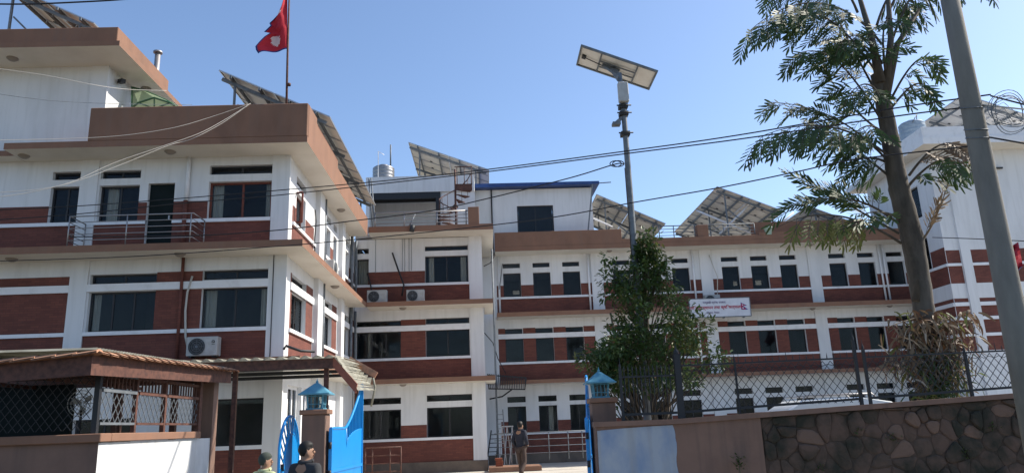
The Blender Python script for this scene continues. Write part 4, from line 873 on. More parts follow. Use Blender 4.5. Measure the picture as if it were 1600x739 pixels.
for i in range(13):
    a = rad(8+164*i/12); p = (.80-.50*math.cos(a), 1.0+.60*math.sin(a)); q = (.68-.68*math.cos(a), 1.20+.70*math.sin(a)); mb = MB(); mb.bar(L.P(*p), L.P(*q), .022); mb.build('bar', M['blue'], t)
mb = MB(); p = L.P(.12, 1.02, .03); mb.bar(p-Vector((0, 0, .06)), p+Vector((0, 0, .06)), .05); mb.build('latch', M['darkmetal'], t)
# ==================================================================== BOUNDARY WALL
Wl = thing('boundary_wall', 'brown boundary wall with pale blue painted patch and stretch of mossy stones at right', 'wall', (6, 14, -.14))
wt = lambda x: 1.60 if x < 3.4 else 1.60+(x-3.4)*.036
xs = [1.90, 2.6, 3.4, 4.2, 4.93]
mb = MB()
for i in range(4):
    a, b = xs[i], xs[i+1]; mb.prism([(a, 14, -.14), (b, 14, -.14), (b, 14, wt(b)-.09), (a, 14, wt(a)-.09)], (0, .28, 0))
mb.build('rendered_section', M['render'], Wl)
mb = MB(); xs = [1.88, 2.6, 3.4, 4.2, 4.93, 6, 7, 8, 9, 10, 11, 13]
for i in range(len(xs)-1):
    a, b = xs[i], xs[i+1]; mb.prism([(a, 13.95, wt(a)-.089), (b, 13.95, wt(b)-.089), (b, 13.95, wt(b)), (a, 13.95, wt(a))], (0, .38, 0))
mb.build('coping', M['render'], Wl)
rr = random.Random(11); mb = MB(); rows = []
for i in range(21):
    z = -.1+1.60*i/20; rows.append((1.925+rr.uniform(-.004, .004), 3.34+.012*math.sin(i*.9)+rr.uniform(-.010, .010), z))
rows[-1] = (1.93, 3.31, 1.495)
ring = [(r[0], 13.992, r[2]) for r in rows]+[(3.0, 13.992, 1.502), (2.5, 13.992, 1.49)][::1]
ring = [(r[1], 13.992, r[2]) for r in rows]+[(2.9, 13.992, 1.487), (2.4, 13.992, 1.470)]+[(r[0], 13.992, r[2]-.05) for r in rows[::-1]]
mb.add(ring, [tuple(range(len(ring)))]); mb.add([(v[0], 13.999, v[2]) for v in ring], [tuple(range(len(ring)))[::-1]]); mb.build('painted_patch', M['patch'], Wl)
mb = MB(); mb.prism([(4.93, 14.03, -.14), (13, 14.03, -.14), (13, 14.03, wt(13)-.09), (4.93, 14.03, wt(4.93)-.09)], (0, .25, 0)); mb.build('mortar_bed', M['mortar'], Wl)
# stones: irregular polygons from jittered seeds
def clip(poly, p, n):
    out = []; k = len(poly)
    for i in range(k):
        a, b = poly[i], poly[(i+1) % k]; da = (a[0]-p[0])*n[0]+(a[1]-p[1])*n[1]; db = (b[0]-p[0])*n[0]+(b[1]-p[1])*n[1]
        if da <= 0: out.append(a)
        if da*db < 0: t_ = da/(da-db); out.append((a[0]+(b[0]-a[0])*t_, a[1]+(b[1]-a[1])*t_))
    return out
rr = random.Random(21); seeds = []; z = -.05; r_ = 0
while z < 1.85:
    x = 4.8+rr.random()*.3; hrow = rr.uniform(.16, .34)
    while x < 11.4:
        seeds.append((x+rr.uniform(-.06, .06), z+rr.uniform(-.12, .12))); x += rr.choice([rr.uniform(.15, .28), rr.uniform(.3, .6)])
    z += hrow
ns = 0
for i, s0 in enumerate(seeds):
    poly = [(s0[0]-.6, s0[1]-.5), (s0[0]+.6, s0[1]-.5), (s0[0]+.6, s0[1]+.5), (s0[0]-.6, s0[1]+.5)]
    for j, s1 in enumerate(seeds):
        if i == j or abs(s0[0]-s1[0]) > 1.2: continue
        n = (s1[0]-s0[0], (s1[1]-s0[1])); poly = clip(poly, ((s0[0]+s1[0])/2, (s0[1]+s1[1])/2), n)
        if len(poly) < 3: break
    for (p, n) in (((4.95, 0), (-1, 0)), ((0, -.1), (0, -1)), ((0, wt(s0[0])-.10), (0, 1)), ((11.6, 0), (1, 0))): poly = clip(poly, p, n) if len(poly) > 2 else poly
    if len(poly) < 3: continue
    c = (sum(p[0] for p in poly)/len(poly), sum(p[1] for p in poly)/len(poly))
    ar = abs(sum(poly[k][0]*poly[(k+1) % len(poly)][1]-poly[(k+1) % len(poly)][0]*poly[k][1] for k in range(len(poly))))/2
    if ar < .012: continue
    q = []
    for k in range(len(poly)):   # cut the corners
        a, b = poly[k], poly[(k+1) % len(poly)]
        if math.hypot(a[0]-b[0], a[1]-b[1]) < .03: q.append(((a[0]+b[0])/2, (a[1]+b[1])/2)); continue
        q += [(a[0]*.76+b[0]*.24, a[1]*.76+b[1]*.24), (a[0]*.24+b[0]*.76, a[1]*.24+b[1]*.76)]
    sh = rr.uniform(.94, 1.02); n = len(q); pr = rr.choice([rr.uniform(.0, .02), rr.uniform(.0, .02), rr.uniform(.02, .06)]); mb = MB(); c3 = []
    r0 = [(c[0]+(p[0]-c[0])*sh*rr.uniform(.96, 1.03), 14.05, c[1]+(p[1]-c[1])*sh*rr.uniform(.96, 1.03)) for p in q]
    r1 = [(c[0]+(p[0]-c[0])*.97, 14.03-pr*.7, c[1]+(p[2]-c[1])*.97) for p in r0]; r2 = [(c[0]+(p[0]-c[0])*.80, 14.03-pr-rr.uniform(0, .012), c[1]+(p[2]-c[1])*.80) for p in r0]
    mb.add(r0+r1+r2+[(c[0], 14.03-pr-.015, c[1])], [(k, (k+1) % n, n+(k+1) % n, n+k) for k in range(n)]+[(n+k, n+(k+1) % n, 2*n+(k+1) % n, 2*n+k) for k in range(n)]+[(2*n+k, 2*n+(k+1) % n, 3*n) for k in range(n)])
    left = (c[0]-4.9)/5
    m = rr.choices(['stoneA', 'stoneB', 'stoneC'], [.8-.2*left, .15+.25*left, .08])[0]
    mb.build('stone', M[m], Wl); ns += 1
for k, (x, z, n_, h_) in enumerate(((5.9, .62, 26, .10), (7.35, 1.05, 34, .14), (8.6, .75, 30, .12), (6.7, 1.25, 16, .08), (9.2, 1.2, 26, .12))):
    rr = random.Random(50+k); mb = MB()
    for i in range(n_):
        a = rr.uniform(0, 6.28); c = Vector((x+rr.gauss(0, .05), 14.0-rr.uniform(0, .03), z+rr.uniform(0, h_))); d = Vector((math.cos(a), -.5, rr.uniform(-.6, .7))).normalized()*rr.uniform(.04, .09); sd_ = d.cross(Vector((0, 0, 1))).normalized()*.012
        mb.add([c, c+d*.5+sd_, c+d, c+d*.5-sd_], [(0, 1, 2, 3)])
    o = mb.build('weed', M['leaf']); tag(recenter(o), ['tiny weed tuft low in the stone wall near the rendered section', 'weed tuft high in the middle of the mossy stone wall', 'weed tuft low in the right half of the stone wall', 'smallest weed tuft just under the coping of the stone wall', 'weed tuft in the stone wall nearest the concrete pole'][k], 'weed', 'weeds in the stone wall joints')
# ==================================================================== FENCE ON THE WALL
F = thing('wall_fence', 'black iron mesh fence with spikes standing on the boundary wall', 'fence', (6, 14.15, 1.7))
yf = 14.16
top = lambda x: 2.53 if x < 3.5 else 2.56+.010*(x-3.5)
def post(x, w_, zt):
    mb = MB(); mb.box(x-w_/2, x+w_/2, yf-w_/2, yf+w_/2, wt(x), zt); mb.lathe((x, yf, zt), [(w_*.4, 0), (w_*.5, .04), (w_*.12, .10), (.002, .2)], 8); mb.build('post', M['darkmetal'], F)
for (x, w_, zt) in ((2.45, .05, 2.55), (3.53, .11, 2.78), (4.62, .035, 2.62), (6.93, .055, 2.92), (7.10, .05, 2.75), (9.05, .05, 2.62), (10.6, .06, 2.66)): post(x, w_, zt)
for (a, b, mesh) in ((2.47, 3.46, 0), (3.60, 4.60, 1), (4.64, 6.89, 1), (7.14, 9.02, 1), (9.08, 10.57, 1)):
    mb = MB(); mb.bar((a, yf, wt(a)+.11), (b, yf, wt(b)+.11), .045); mb.build('bottom_rail', M['darkmetal'], F)
    mb = MB(); mb.bar((a, yf, top(a)-(.14 if not mesh else 0)), (b, yf, top(b)-(.14 if not mesh else 0)), .03); mb.build('top_rail', M['darkmetal'], F)
    if mesh:
        wire_panel(lambda u, z: Vector((u, yf, z)), a, b, wt(a)+.13, top(a)-.02, .150, .009).build('mesh_panel', M['darkmetal'], F)
        x = a+.06
        while x < b:
            mb = MB(); mb.lathe((x, yf, top(x)), [(.010, 0), (.010, .05), (.001, .12 if int(x*100) % 7 else .22)], 5); mb.build('spike', M['darkmetal'], F); x += .13
        mb = MB(); mb.tube([(a+(b-a)*i/30, yf-.03, top(a)-.10+.02*math.sin(i*1.7)) for i in range(31)], .006, 5); mb.build('barbed_strand', M['darkmetal'], F)
    else:
        x = a+.05
        while x < b-.02:
            mb = MB(); mb.tube([(x, yf, wt(x)+.10), (x, yf, 2.50)], .010, 6); mb.lathe((x, yf, 2.50), [(.012, 0), (.016, .03), (.001, .1)], 5); mb.build('picket', M['darkmetal'], F); x += .078
# weed
def weed(label, x, y, z, n, h, seed):
    rr = random.Random(seed); mb = MB()
    for i in range(n):
        a = rr.uniform(0, 6.28); r = rr.uniform(.0, .12); c = Vector((x+r*math.cos(a), y-abs(r*math.sin(a)), z+rr.uniform(0, h))); d = Vector((math.cos(a), -abs(math.sin(a)), rr.uniform(-.3, .8))).normalized()*rr.uniform(.04, .08); s_ = d.cross(Vector((0, 0, 1))).normalized()*.02
        mb.add([c, c+d*.5+s_, c+d, c+d*.5-s_], [(0, 1, 2, 3)])
    mb.tube([(x, y, z-.3), (x, y-.03, z+h*.7)], .006, 5); return tag(recenter(mb.build('weed', M['leaf'])), label, 'weed')
weed('small green weed growing at the foot of the brown rendered wall', 4.42, 13.9, .68, 90, .26, 2)
# ==================================================================== CAR BEHIND THE WALL
car = thing('parked_car', 'white car parked in the yard, only its roof and rails showing above the wall', 'car', (8.0, 19.2, -.1))
cx0, cx1, yc, hw = 5.9, 10.3, 19.3, .88; zb = -.1
prof = [(cx0, .55), (cx0+.05, .85), (cx0+.9, 1.08), (cx0+1.35, 1.60), (cx0+1.75, 1.80), (cx0+3.2, 1.82), (cx0+3.95, 1.70), (cx0+4.3, 1.2), (cx0+4.4, .9), (cx0+4.38, .45), (cx0+.1, .40)]; prof = [(x, z*1.13) for x, z in prof]
mb = MB(); K = [(-1, .86), (-.94, 1), (.94, 1), (1, .86)]
def sect(f):   # silhouettes across the width
    return [Vector((x, yc+f*hw*(1 if z < 1.25 else .84+.16*max(0, (2.05-z)/.80)), zb+z*1.0+(0 if abs(f) < .97 else -.03*(z > 1.5)))) for (x, z) in prof]
S_ = [sect(f) for f in (-1, -.9, -.4, .4, .9, 1)]; n = len(prof)
for i in range(5): mb.add(S_[i]+S_[i+1], [(k, (k+1) % n, n+(k+1) % n, n+k) for k in range(n)], 0, True)
mb.add(S_[0], [tuple(range(n))]); mb.add(S_[-1], [tuple(range(n))[::-1]]); mb.build('body', M['carpaint'], car)
for sgn in (-1, 1):
    for (a, b) in ((1.5, 2.35), (2.45, 3.2), (3.28, 3.85)):
        mb = MB(); y_ = yc+sgn*(hw*.93+.01); mb.prism([(cx0+a, y_, zb+1.30), (cx0+b, y_, zb+1.30), (cx0+b-.05, yc+sgn*(hw*.86+.005), zb+1.84), (cx0+a+.12, yc+sgn*(hw*.86+.005), zb+1.84)], (0, sgn*.008, 0)); mb.build('side_window', M['carglass'], car)
    mb = MB(); y_ = yc+sgn*.66; mb.tube([(cx0+1.75, y_, zb+2.02), (cx0+1.85, y_, zb+2.13), (cx0+3.5, y_, zb+2.13), (cx0+3.65, y_, zb+2.0)], .022); mb.build('roof_rail', M['steel'], car)
    for x in (cx0+.9, cx0+3.5):
        mb = MB(); ys = yc+sgn*(hw-.1)
        mb.add([(x+.34*math.cos(k*.2618), ys-.1, zb+.34+.34*math.sin(k*.2618)) for k in range(24)]+[(x+.34*math.cos(k*.2618), ys+.12, zb+.34+.34*math.sin(k*.2618)) for k in range(24)], [tuple(range(24)), tuple(range(24, 48))[::-1]]+[(k, (k+1) % 24, 24+(k+1) % 24, 24+k) for k in range(24)])
        wh = mb.build('wheel', M['tyre'], car); mb = MB(); mb.prism([(x+.2*math.cos(k*.5236), ys+sgn*.125, zb+.34+.2*math.sin(k*.5236)) for k in range(12)], (0, sgn*.01, 0)); mb.build('rim', M['alum'], wh)
mb = MB(); mb.prism([(cx0+.95, yc-.7, zb+1.27), (cx0+.95, yc+.7, zb+1.27), (cx0+1.36, yc+.6, zb+1.78), (cx0+1.36, yc-.6, zb+1.78)], (-.01, 0, .01)); mb.build('windscreen', M['carglass'], car)
# ==================================================================== CONCRETE POLE
px_ = 6.80; Pp = thing('utility_pole', 'tall tapered concrete utility pole in the right foreground with looped cables', 'utility pole', (px_, 9.5, -.14))
mb = MB(); mb.tube([(px_, 9.5, -.14), (px_, 9.5, 3), (px_, 9.5, 6), (px_, 9.5, 9.2)], [.185, .154, .129, .105], 20); mb.build('shaft', M['pole'], Pp)
mb = MB()
for z in (5.30, 5.62, 5.18): mb.tube([(px_+.142*math.cos(k*.393), 9.5+.142*math.sin(k*.393), z+.05*math.sin(k*.393)) for k in range(17)], .008, 5, caps=False)
mb.build('strap', M['galv'], Pp)
rr = random.Random(4); cl = MB()
for j in range(6):
    c = Vector((px_+.36+rr.uniform(-.03, .03), 9.30+rr.uniform(-.03, .03), 5.46+rr.uniform(-.04, .04))); R_ = .235+rr.uniform(-.03, .04); e = rr.uniform(.85, 1.1); ph = rr.uniform(0, 6)
    cl.tube([c+Vector((R_*math.cos(k*.2618), .05*math.sin(k*.52+ph), R_*e*math.sin(k*.2618))) for k in range(25)], .005, 5, caps=False)
for j in range(6):
    a = rr.uniform(2, 4.5); cl.tube([Vector((px_+.14, 9.36, 5.5+rr.uniform(-.15, .15))), Vector((px_+.3, 9.28, 5.45+rr.uniform(-.2, .2))), Vector((px_+.4+rr.uniform(-.1, .2), 9.28, 5.3+rr.uniform(-.05, .1)))], .004, 5)
tag(recenter(cl.build('cable_coil', M['galv'])), 'tangled coil of spare cable hanging on the concrete pole', 'cable coil')
# ==================================================================== SOLAR STREET LAMP
lx, ly_ = 3.27, 16.0; T = thing('solar_street_lamp', 'grey solar street lamp pole rising out of the bushy tree', 'street lamp', (lx, ly_, -.1))
mb = MB(); mb.tube([(lx, ly_, -.1), (lx, ly_, 5), (lx+.01, ly_, 8.7), (lx-.02, ly_, 9.45)], [.085, .075, .06, .05], 14); mb.build('pole', M['galv'], T)
q0, q1 = at(908, 70, ly_), at(1028.5, 111, ly_); d = (q1-q0).normalized(); yv = Vector((0, 1, 0)); nn = d.cross(yv).normalized(); nn = nn if nn.z > 0 else -nn; Lp = (q1-q0).length; wp = .98
def pp(u, v, n=0): return q0+d*u+yv*v+nn*n
def pbox(mb, u0, u1, v0, v1, n0, n1):
    v = [pp(u, w_, n) for n in (n0, n1) for w_ in (v0, v1) for u in (u0, u1)]; mb.add(v, [(0, 2, 3, 1), (4, 5, 7, 6), (0, 1, 5, 4), (2, 6, 7, 3), (0, 4, 6, 2), (1, 3, 7, 5)])
mb = MB(); pbox(mb, .04, Lp-.04, .04, wp-.04, 0, .006); mb.build('solar_face', M['pv'], T); mb = MB(); pbox(mb, .04, Lp-.04, .04, wp-.04, -.008, -.001); mb.build('backsheet', M['back'], T)
mb = MB(); pbox(mb, 0, Lp, 0, .045, -.04, .01); pbox(mb, 0, Lp, wp-.045, wp, -.04, .01); pbox(mb, 0, .045, .046, wp-.046, -.04, .01); pbox(mb, Lp-.045, Lp, .046, wp-.046, -.04, .01); mb.build('panel_frame', M['galv'], T)
mb = MB(); pbox(mb, Lp*.27, Lp*.27+.035, .046, wp-.046, -.05, -.01); pbox(mb, Lp*.74, Lp*.74+.035, .046, wp-.046, -.05, -.01); pbox(mb, Lp*.29, Lp*.74, wp*.35, wp*.35+.03, -.07, -.045); pbox(mb, Lp*.29, Lp*.74, wp*.62, wp*.62+.03, -.07, -.045); mb.build('mounting_bars', M['galv'], T)
mb = MB(); pbox(mb, .09, .19, wp*.4, wp*.4+.13, -.06, -.009); mb.build('junction_box', M['acgrille'], T); mb = MB(); mb.tube([pp(.15, wp*.45, -.05), pp(.45, wp*.5, -.06), pp(.75, wp*.5, -.09)], .012, 5); mb.build('panel_cable', M['rubber'], T)
pm = pp(Lp*.47, wp*.5, -.08); mb = MB(); mb.bar((lx-.02, ly_, 9.30), pm, .10, .12); mb.bar(pm-d*.28, pm+d*.16, .12, .07); mb.bar((lx-.02, ly_, 9.35), pm-d*.22, .05, .05); mb.build('bracket', M['galv'], T)
mb = MB(); mb.box(lx-.11, lx+.12, ly_-.20, ly_-.06, 8.66, 9.14); mb.build('control_box', M['plastic'], T, bevel=.015)
for z in (8.60, 8.42, 7.93):
    mb = MB(); mb.box(lx-.10, lx+.10, ly_-.10, ly_+.10, z-.045, z+.045); mb.tube([(lx-.16, ly_-.1, z), (lx+.17, ly_-.1, z)], .018); mb.build('clamp', M['acgrille'], T)
mb = MB(); mb.bar((lx-.05, ly_, 8.33), (lx-.22, ly_-.1, 8.16), .07); mb.box(lx-.30, lx-.12, ly_-.22, ly_-.03, 8.10, 8.16); mb.build('lamp_head', M['galv'], T)
mb = MB(); mb.tube([(lx-.08, ly_-.06, z) for z in (7.1, 6.4, 5.6, 5.0)], .010, 5); mb.build('pole_cable', M['rubber'], T)
# ==================================================================== YARD OBJECTS
railing('yard_railing', 'steel yard railing just right of the bright blue gate leaf', [(at(571, 700, 28).x, 28), (at(627, 700, 28).x, 28)], -.1, 1.1, 4, posts=[(at(x, 700, 28).x, 28) for x in (571, 582, 609.5, 626.5)], m='rust')
railing('ramp_railing', 'long steel railing along the ramp behind the walking man', [(at(772, 676, 30).x, 30), (at(930, 676, 30).x, 30)], .28, 1.02, 4, r=.015, m='galv', posts=[(at(x, 690, 30).x, 30) for x in (799, 857.5, 888, 910)])
aw = thing('metal_awning', 'dark flat metal awning frame fixed beside the middle block pillar', 'awning', (.8, 33.5, 3.1))
a0, a1, a2, a3 = at(762, 585, 33.2), at(822, 590, 33.2), at(820, 608, 32.2), at(764, 607, 32.2)
mb = MB()
for i in range(22): t_ = i/21; mb.bar(a0.lerp(a1, t_)+Vector((0, 1.0, .1)), a3.lerp(a2, t_), .035)
for (p, q) in ((a0, a1), (a3, a2), (a0, a3), (a1, a2)): mb.bar(p+Vector((0, .3 if p in (a0,) else 0, 0)), q, .05)
mb.build('frame', M['darkmetal'], aw);
mb = MB(); mb.tube([at(765, 623, 33.5), at(785, 619, 33.5), at(800, 608, 33.2)], .03); mb.build('bracing_pipe', M['darkmetal'], aw)
def ladder(label, p0, p1, w_, n, m, lean=.25):
    p0, p1 = Vector(p0), Vector(p1); t = thing('ladder', label, 'ladder', p0)
    for sg in (-1, 1): mb = MB(); mb.bar(p0+Vector((sg*w_/2, 0, 0)), p1+Vector((sg*w_/2*.8, 0, 0)), .04, .06); mb.build('stile', M[m], t)
    for i in range(1, n): k = i/n; c = p0.lerp(p1, k); ww = w_/2*(1-.2*k); mb = MB(); mb.bar(c-Vector((ww, 0, 0)), c+Vector((ww, 0, 0)), .03); mb.build('rung', M[m], t)
    return t
ladder('small dark ladder leaning beside the middle block pillar', at(769, 712, 33), at(773, 672, 33.9), .38, 6, 'darkmetal')
ladder('tall pale ladder leaning in the corner by the middle block', at(784, 700, 33.2), at(781, 640, 34.6), .32, 8, 'steel')
t = thing('trestle', 'pale metal trestle with splayed legs behind the walking man', 'trestle', at(792, 700, 32))
for i in range(3):
    x = at(785+8*i, 690, 32).x
    for s_ in (-.22, .22): mb = MB(); mb.bar((x, 32, 1.55), (x+s_*.8, 32+s_, -.1), .035); mb.build('leg', M['steel'], t)
mb = MB(); mb.bar((at(783, 690, 32).x, 32, 1.56), (at(803, 690, 32).x, 32, 1.56), .05); mb.build('crossbar', M['steel'], t)
p = at(780, 720, 30.3); mb = MB()
for (a, b, c) in ((0, 0, 0), (.01, .012, .115), (-.02, 0, .23)): mb.box(p.x-.14+a, p.x+.14+a, 30.25+b, 30.45+b, .081+c, .19+c)
t = thing('brick_stack', 'small stack of red bricks on the step by the middle block pillar', 'bricks', (p.x, 30.3, .081))
for (a, b, c) in ((0, 0, 0), (.01, .012, .105), (-.02, 0, .21)): mb = MB(); mb.box(p.x-.14+a, p.x+.14+a, 30.25+b, 30.45+b, .081+c, .18+c); mb.build('brick', M['redbrick'], t, bevel=.006)
# ==================================================================== PEOPLE
def skin_mesh(verts, edges, radii, sub=2):
    me = bpy.data.meshes.new('t'); me.from_pydata([tuple(v) for v in verts], edges, []); o = bpy.data.objects.new('t', me); COL.objects.link(o)
    md = o.modifiers.new('s', 'SKIN'); md.use_smooth_shade = True
    for i, r in enumerate(radii):
        sv = me.skin_vertices[0].data[i]; sv.radius = (r, r) if not isinstance(r, tuple) else r
    me.skin_vertices[0].data[0].use_root = True
    s2 = o.modifiers.new('d', 'SUBSURF'); s2.levels = sub; s2.render_levels = sub
    bpy.context.view_layer.update(); n = bpy.data.meshes.new_from_object(o.evaluated_get(bpy.context.evaluated_depsgraph_get())); bpy.data.objects.remove(o)
    for p in n.polygons: p.use_smooth = True
    return n
def person(label, loc, rz, H, J, top, bottom, hair='hair', collar=None, cap=None, head_turn=0):
    """J: joints for a 1.75 m body standing at the origin, facing +Y"""
    s = H/1.75; t = thing('person', label, 'person', loc, rz=rz); V = {k: Vector(v)*s for k, v in J.items()}
    def chain(keys, rs, edges, sub=2): 
        return skin_mesh([V[k] for k in keys], [(keys.index(a), keys.index(b)) for a, b in edges], [tuple(x*s for x in r) if isinstance(r, tuple) else r*s for r in rs], sub)
    def put(name, me, m, par=t, lab=None):
        me.materials.clear(); me.materials.append(M[m]); o = bpy.data.objects.new(name, me); COL.objects.link(o); o.parent = par
        if lab: o['label'] = lab
        return o
    keys = ['pelvis', 'waist', 'chest', 'neck', 'jaw', 'head', 'crown', 'shL', 'elL', 'wrL', 'haL', 'shR', 'elR', 'wrR', 'haR', 'hipL', 'knL', 'anL', 'toL', 'hipR', 'knR', 'anR', 'toR']
    rs = [(.14, .11), (.13, .10), (.155, .11), .06, .072, .088, .06, .06, .045, .032, .04, .06, .045, .032, .04, .09, .062, .042, .038, .09, .062, .042, .038]
    E = [('pelvis', 'waist'), ('waist', 'chest'), ('chest', 'neck'), ('neck', 'jaw'), ('jaw', 'head'), ('head', 'crown'), ('chest', 'shL'), ('shL', 'elL'), ('elL', 'wrL'), ('wrL', 'haL'), ('chest', 'shR'), ('shR', 'elR'), ('elR', 'wrR'), ('wrR', 'haR'),
         ('pelvis', 'hipL'), ('hipL', 'knL'), ('knL', 'anL'), ('anL', 'toL'), ('pelvis', 'hipR'), ('hipR', 'knR'), ('knR', 'anR'), ('anR', 'toR')]
    # fingers and nose grow out of the same skin
    for sd_ in 'LR':
        h = V['ha'+sd_]; dd = (h-V['wr'+sd_]).normalized(); ac = Vector((0, 1, 0)) if abs(dd.y) < .8 else Vector((1, 0, 0)); bend = Vector((-.35 if sd_ == 'R' else .35, 0, 0))
        for f in range(4):
            o_ = ac*(.028-.018*f)*s; a = h+o_+dd*.045*s; b = h+o_*1.1+dd*(.075+(.012 if f in (1, 2) else 0))*s+bend*.03*s
            V[f'f{sd_}{f}a'] = a; V[f'f{sd_}{f}b'] = b; keys += [f'f{sd_}{f}a', f'f{sd_}{f}b']; rs += [.010, .008]; E += [('ha'+sd_, f'f{sd_}{f}a'), (f'f{sd_}{f}a', f'f{sd_}{f}b')]
        a = h+ac*.04*s+dd*.01*s; b = a+ac*.012*s+dd*.035*s; V[f't{sd_}a'] = a; V[f't{sd_}b'] = b; keys += [f't{sd_}a', f't{sd_}b']; rs += [.012, .009]; E += [('ha'+sd_, f't{sd_}a'), (f't{sd_}a', f't{sd_}b')]
    hd = V['head']; ct, st = math.cos(head_turn), math.sin(head_turn); fw = Vector((st, ct, 0)); sdv = Vector((ct, -st, 0))
    V['nose'] = hd+fw*.108*s-Vector((0, 0, .015))*s; keys.append('nose'); rs.append(.014); E.append(('head', 'nose'))
    for nm, g_ in (('earL', -1), ('earR', 1)): V[nm] = hd+sdv*.088*g_*s-fw*.005*s; keys.append(nm); rs.append((.012, .025)); E.append(('head', nm))
    body = put('body', chain(keys, rs, E), 'skin')
    for g_ in (-1, 1):
        mb = MB(); c = hd+fw*.086*s+sdv*.033*g_*s+Vector((0, 0, .012))*s; mb.lathe(c, [(.001, -.010*s), (.010*s, 0), (.001, .010*s)], 8); mb.build('eye', M['hair'], t, local=True)
    mb = MB(); mb.bar(hd+fw*.088*s-sdv*.024*s-Vector((0, 0, .052))*s, hd+fw*.088*s+sdv*.024*s-Vector((0, 0, .052))*s, .012*s); mb.build('mouth', M['woodrust'], t, local=True)
    # clothing
    V['hem'] = V['pelvis']+Vector((0, 0, -.04))*s; k2 = ['hem', 'pelvis', 'waist', 'chest', 'neckb', 'shL', 'elL', 'wrL', 'shR', 'elR', 'wrR']; V['neckb'] = V['chest'].lerp(V['neck'], .86)
    put('jacket', chain(k2, [(.175, .135), (.172, .135), (.165, .13), (.185, .135), .082, .082, .065, .052, .082, .065, .052], [('hem', 'pelvis'), ('pelvis', 'waist'), ('waist', 'chest'), ('chest', 'neckb'), ('chest', 'shL'), ('shL', 'elL'), ('elL', 'wrL'), ('chest', 'shR'), ('shR', 'elR'), ('elR', 'wrR')]), top)
    k3 = ['pelvis', 'hipL', 'knL', 'anL', 'hipR', 'knR', 'anR']
    put('trousers', chain(k3, [(.160, .125), .112, .085, .072, .112, .085, .072], [('pelvis', 'hipL'), ('hipL', 'knL'), ('knL', 'anL'), ('pelvis', 'hipR'), ('hipR', 'knR'), ('knR', 'anR')]), bottom)
    for sd_ in 'LR':
        a, b = V['an'+sd_], V['to'+sd_]; V['heel'+sd_] = a+(a-b).normalized()*.04*s+Vector((0, 0, -.035))*s
        V['s'+sd_] = a+Vector((0, 0, .01))
        sh = put('shoe', chain(['s'+sd_, 'heel'+sd_, 'to'+sd_], [.048, .048, .046], [('s'+sd_, 'heel'+sd_), ('heel'+sd_, 'to'+sd_)]), 'shoe')
    mb = MB(); c = hd+Vector((0, 0, .030))*s-fw*.012*s; nr, nc = 12, 20; vs = []; rr = random.Random(len(label))
    for i in range(nr+1):
        th = math.pi*.78*i/nr
        for j in range(nc):
            ph = 2*math.pi*j/nc; f_ = math.cos(ph); k = 1.0
            z = math.cos(th)
            if f_ > .15 and z < (.15 if cap else .42): k = .80 if f_ > .45 else .9
            k *= 1+(0 if cap else rr.uniform(-.03, .03))
            vs.append(c+(fw*.108*math.sin(th)*f_*k+sdv*.093*math.sin(th)*math.sin(ph)*k+Vector((0, 0, .112*z*(k if z < 0 else 1))))*s)
    mb.add(vs, [(i*nc+j, i*nc+(j+1) % nc, (i+1)*nc+(j+1) % nc, (i+1)*nc+j) for i in range(nr) for j in range(nc)], 0, True)
    mb.build('cap' if cap else 'hair', M[cap or hair], t, local=True)
    if collar:
        mb = MB(); c = V['neckb']+Vector((0, 0, .02))*s; pts = [c+Vector((.085*math.cos(k*.524), .075*math.sin(k*.524), .015*math.sin(k*.524)))*1.0*s for k in range(13)]; mb.tube(pts, .028*s, 8, caps=False); mb.build('collar', M[collar], t, local=True)
    return t
ST = dict(pelvis=(0, 0, .95), waist=(0, .01, 1.10), chest=(0, 0, 1.32), neck=(0, .01, 1.50), jaw=(0, .035, 1.55), head=(0, .03, 1.62), crown=(0, .02, 1.68), shL=(-.19, 0, 1.41), elL=(-.24, -.03, 1.13), wrL=(-.23, .06, .88), haL=(-.22, .10, .80),
          shR=(.19, 0, 1.41), elR=(.24, -.03, 1.13), wrR=(.23, .06, .88), haR=(.22, .10, .80), hipL=(-.09, 0, .90), knL=(-.10, .02, .50), anL=(-.10, -.02, .09), toL=(-.12, .14, .045), hipR=(.09, 0, .90), knR=(.10, .02, .50), anR=(.10, -.02, .09), toR=(.12, .14, .045))
WK = dict(ST); WK.update(elL=(-.25, -.08, 1.15), wrL=(-.23, .10, .98), haL=(-.21, .17, .93), elR=(.27, -.06, 1.14), wrR=(.20, .12, 1.02), haR=(.15, .18, 1.0), knL=(-.09, .10, .50), anL=(-.08, .12, .09), toL=(-.09, .28, .05), knR=(.10, .03, .48), anR=(.12, -.24, .17), toR=(.12, -.13, .06), crown=(0, .03, 1.68))
p = at(815, 739, 25.5); person('man in dark jacket and brown trousers walking away across the yard', (p.x, 25.5, -.085), rad(-38), 1.80, WK, 'jacket', 'khaki', collar='jacket')
p = at(474, 700, 9.7); person('man in dark grey coat with short hair looking right, beside the pedestrian gate', (p.x+.03, 9.7, -.12), rad(-28), 1.62, ST, 'coat', 'khaki', head_turn=.9, collar='coat')
p = at(414, 705, 10.4); person('person in pale green top and knitted cap, left of the two near the gate', (p.x, 10.4, -.12), rad(-35), 1.49, ST, 'vest', 'jacket', head_turn=.7, collar='vest', cap='capm')
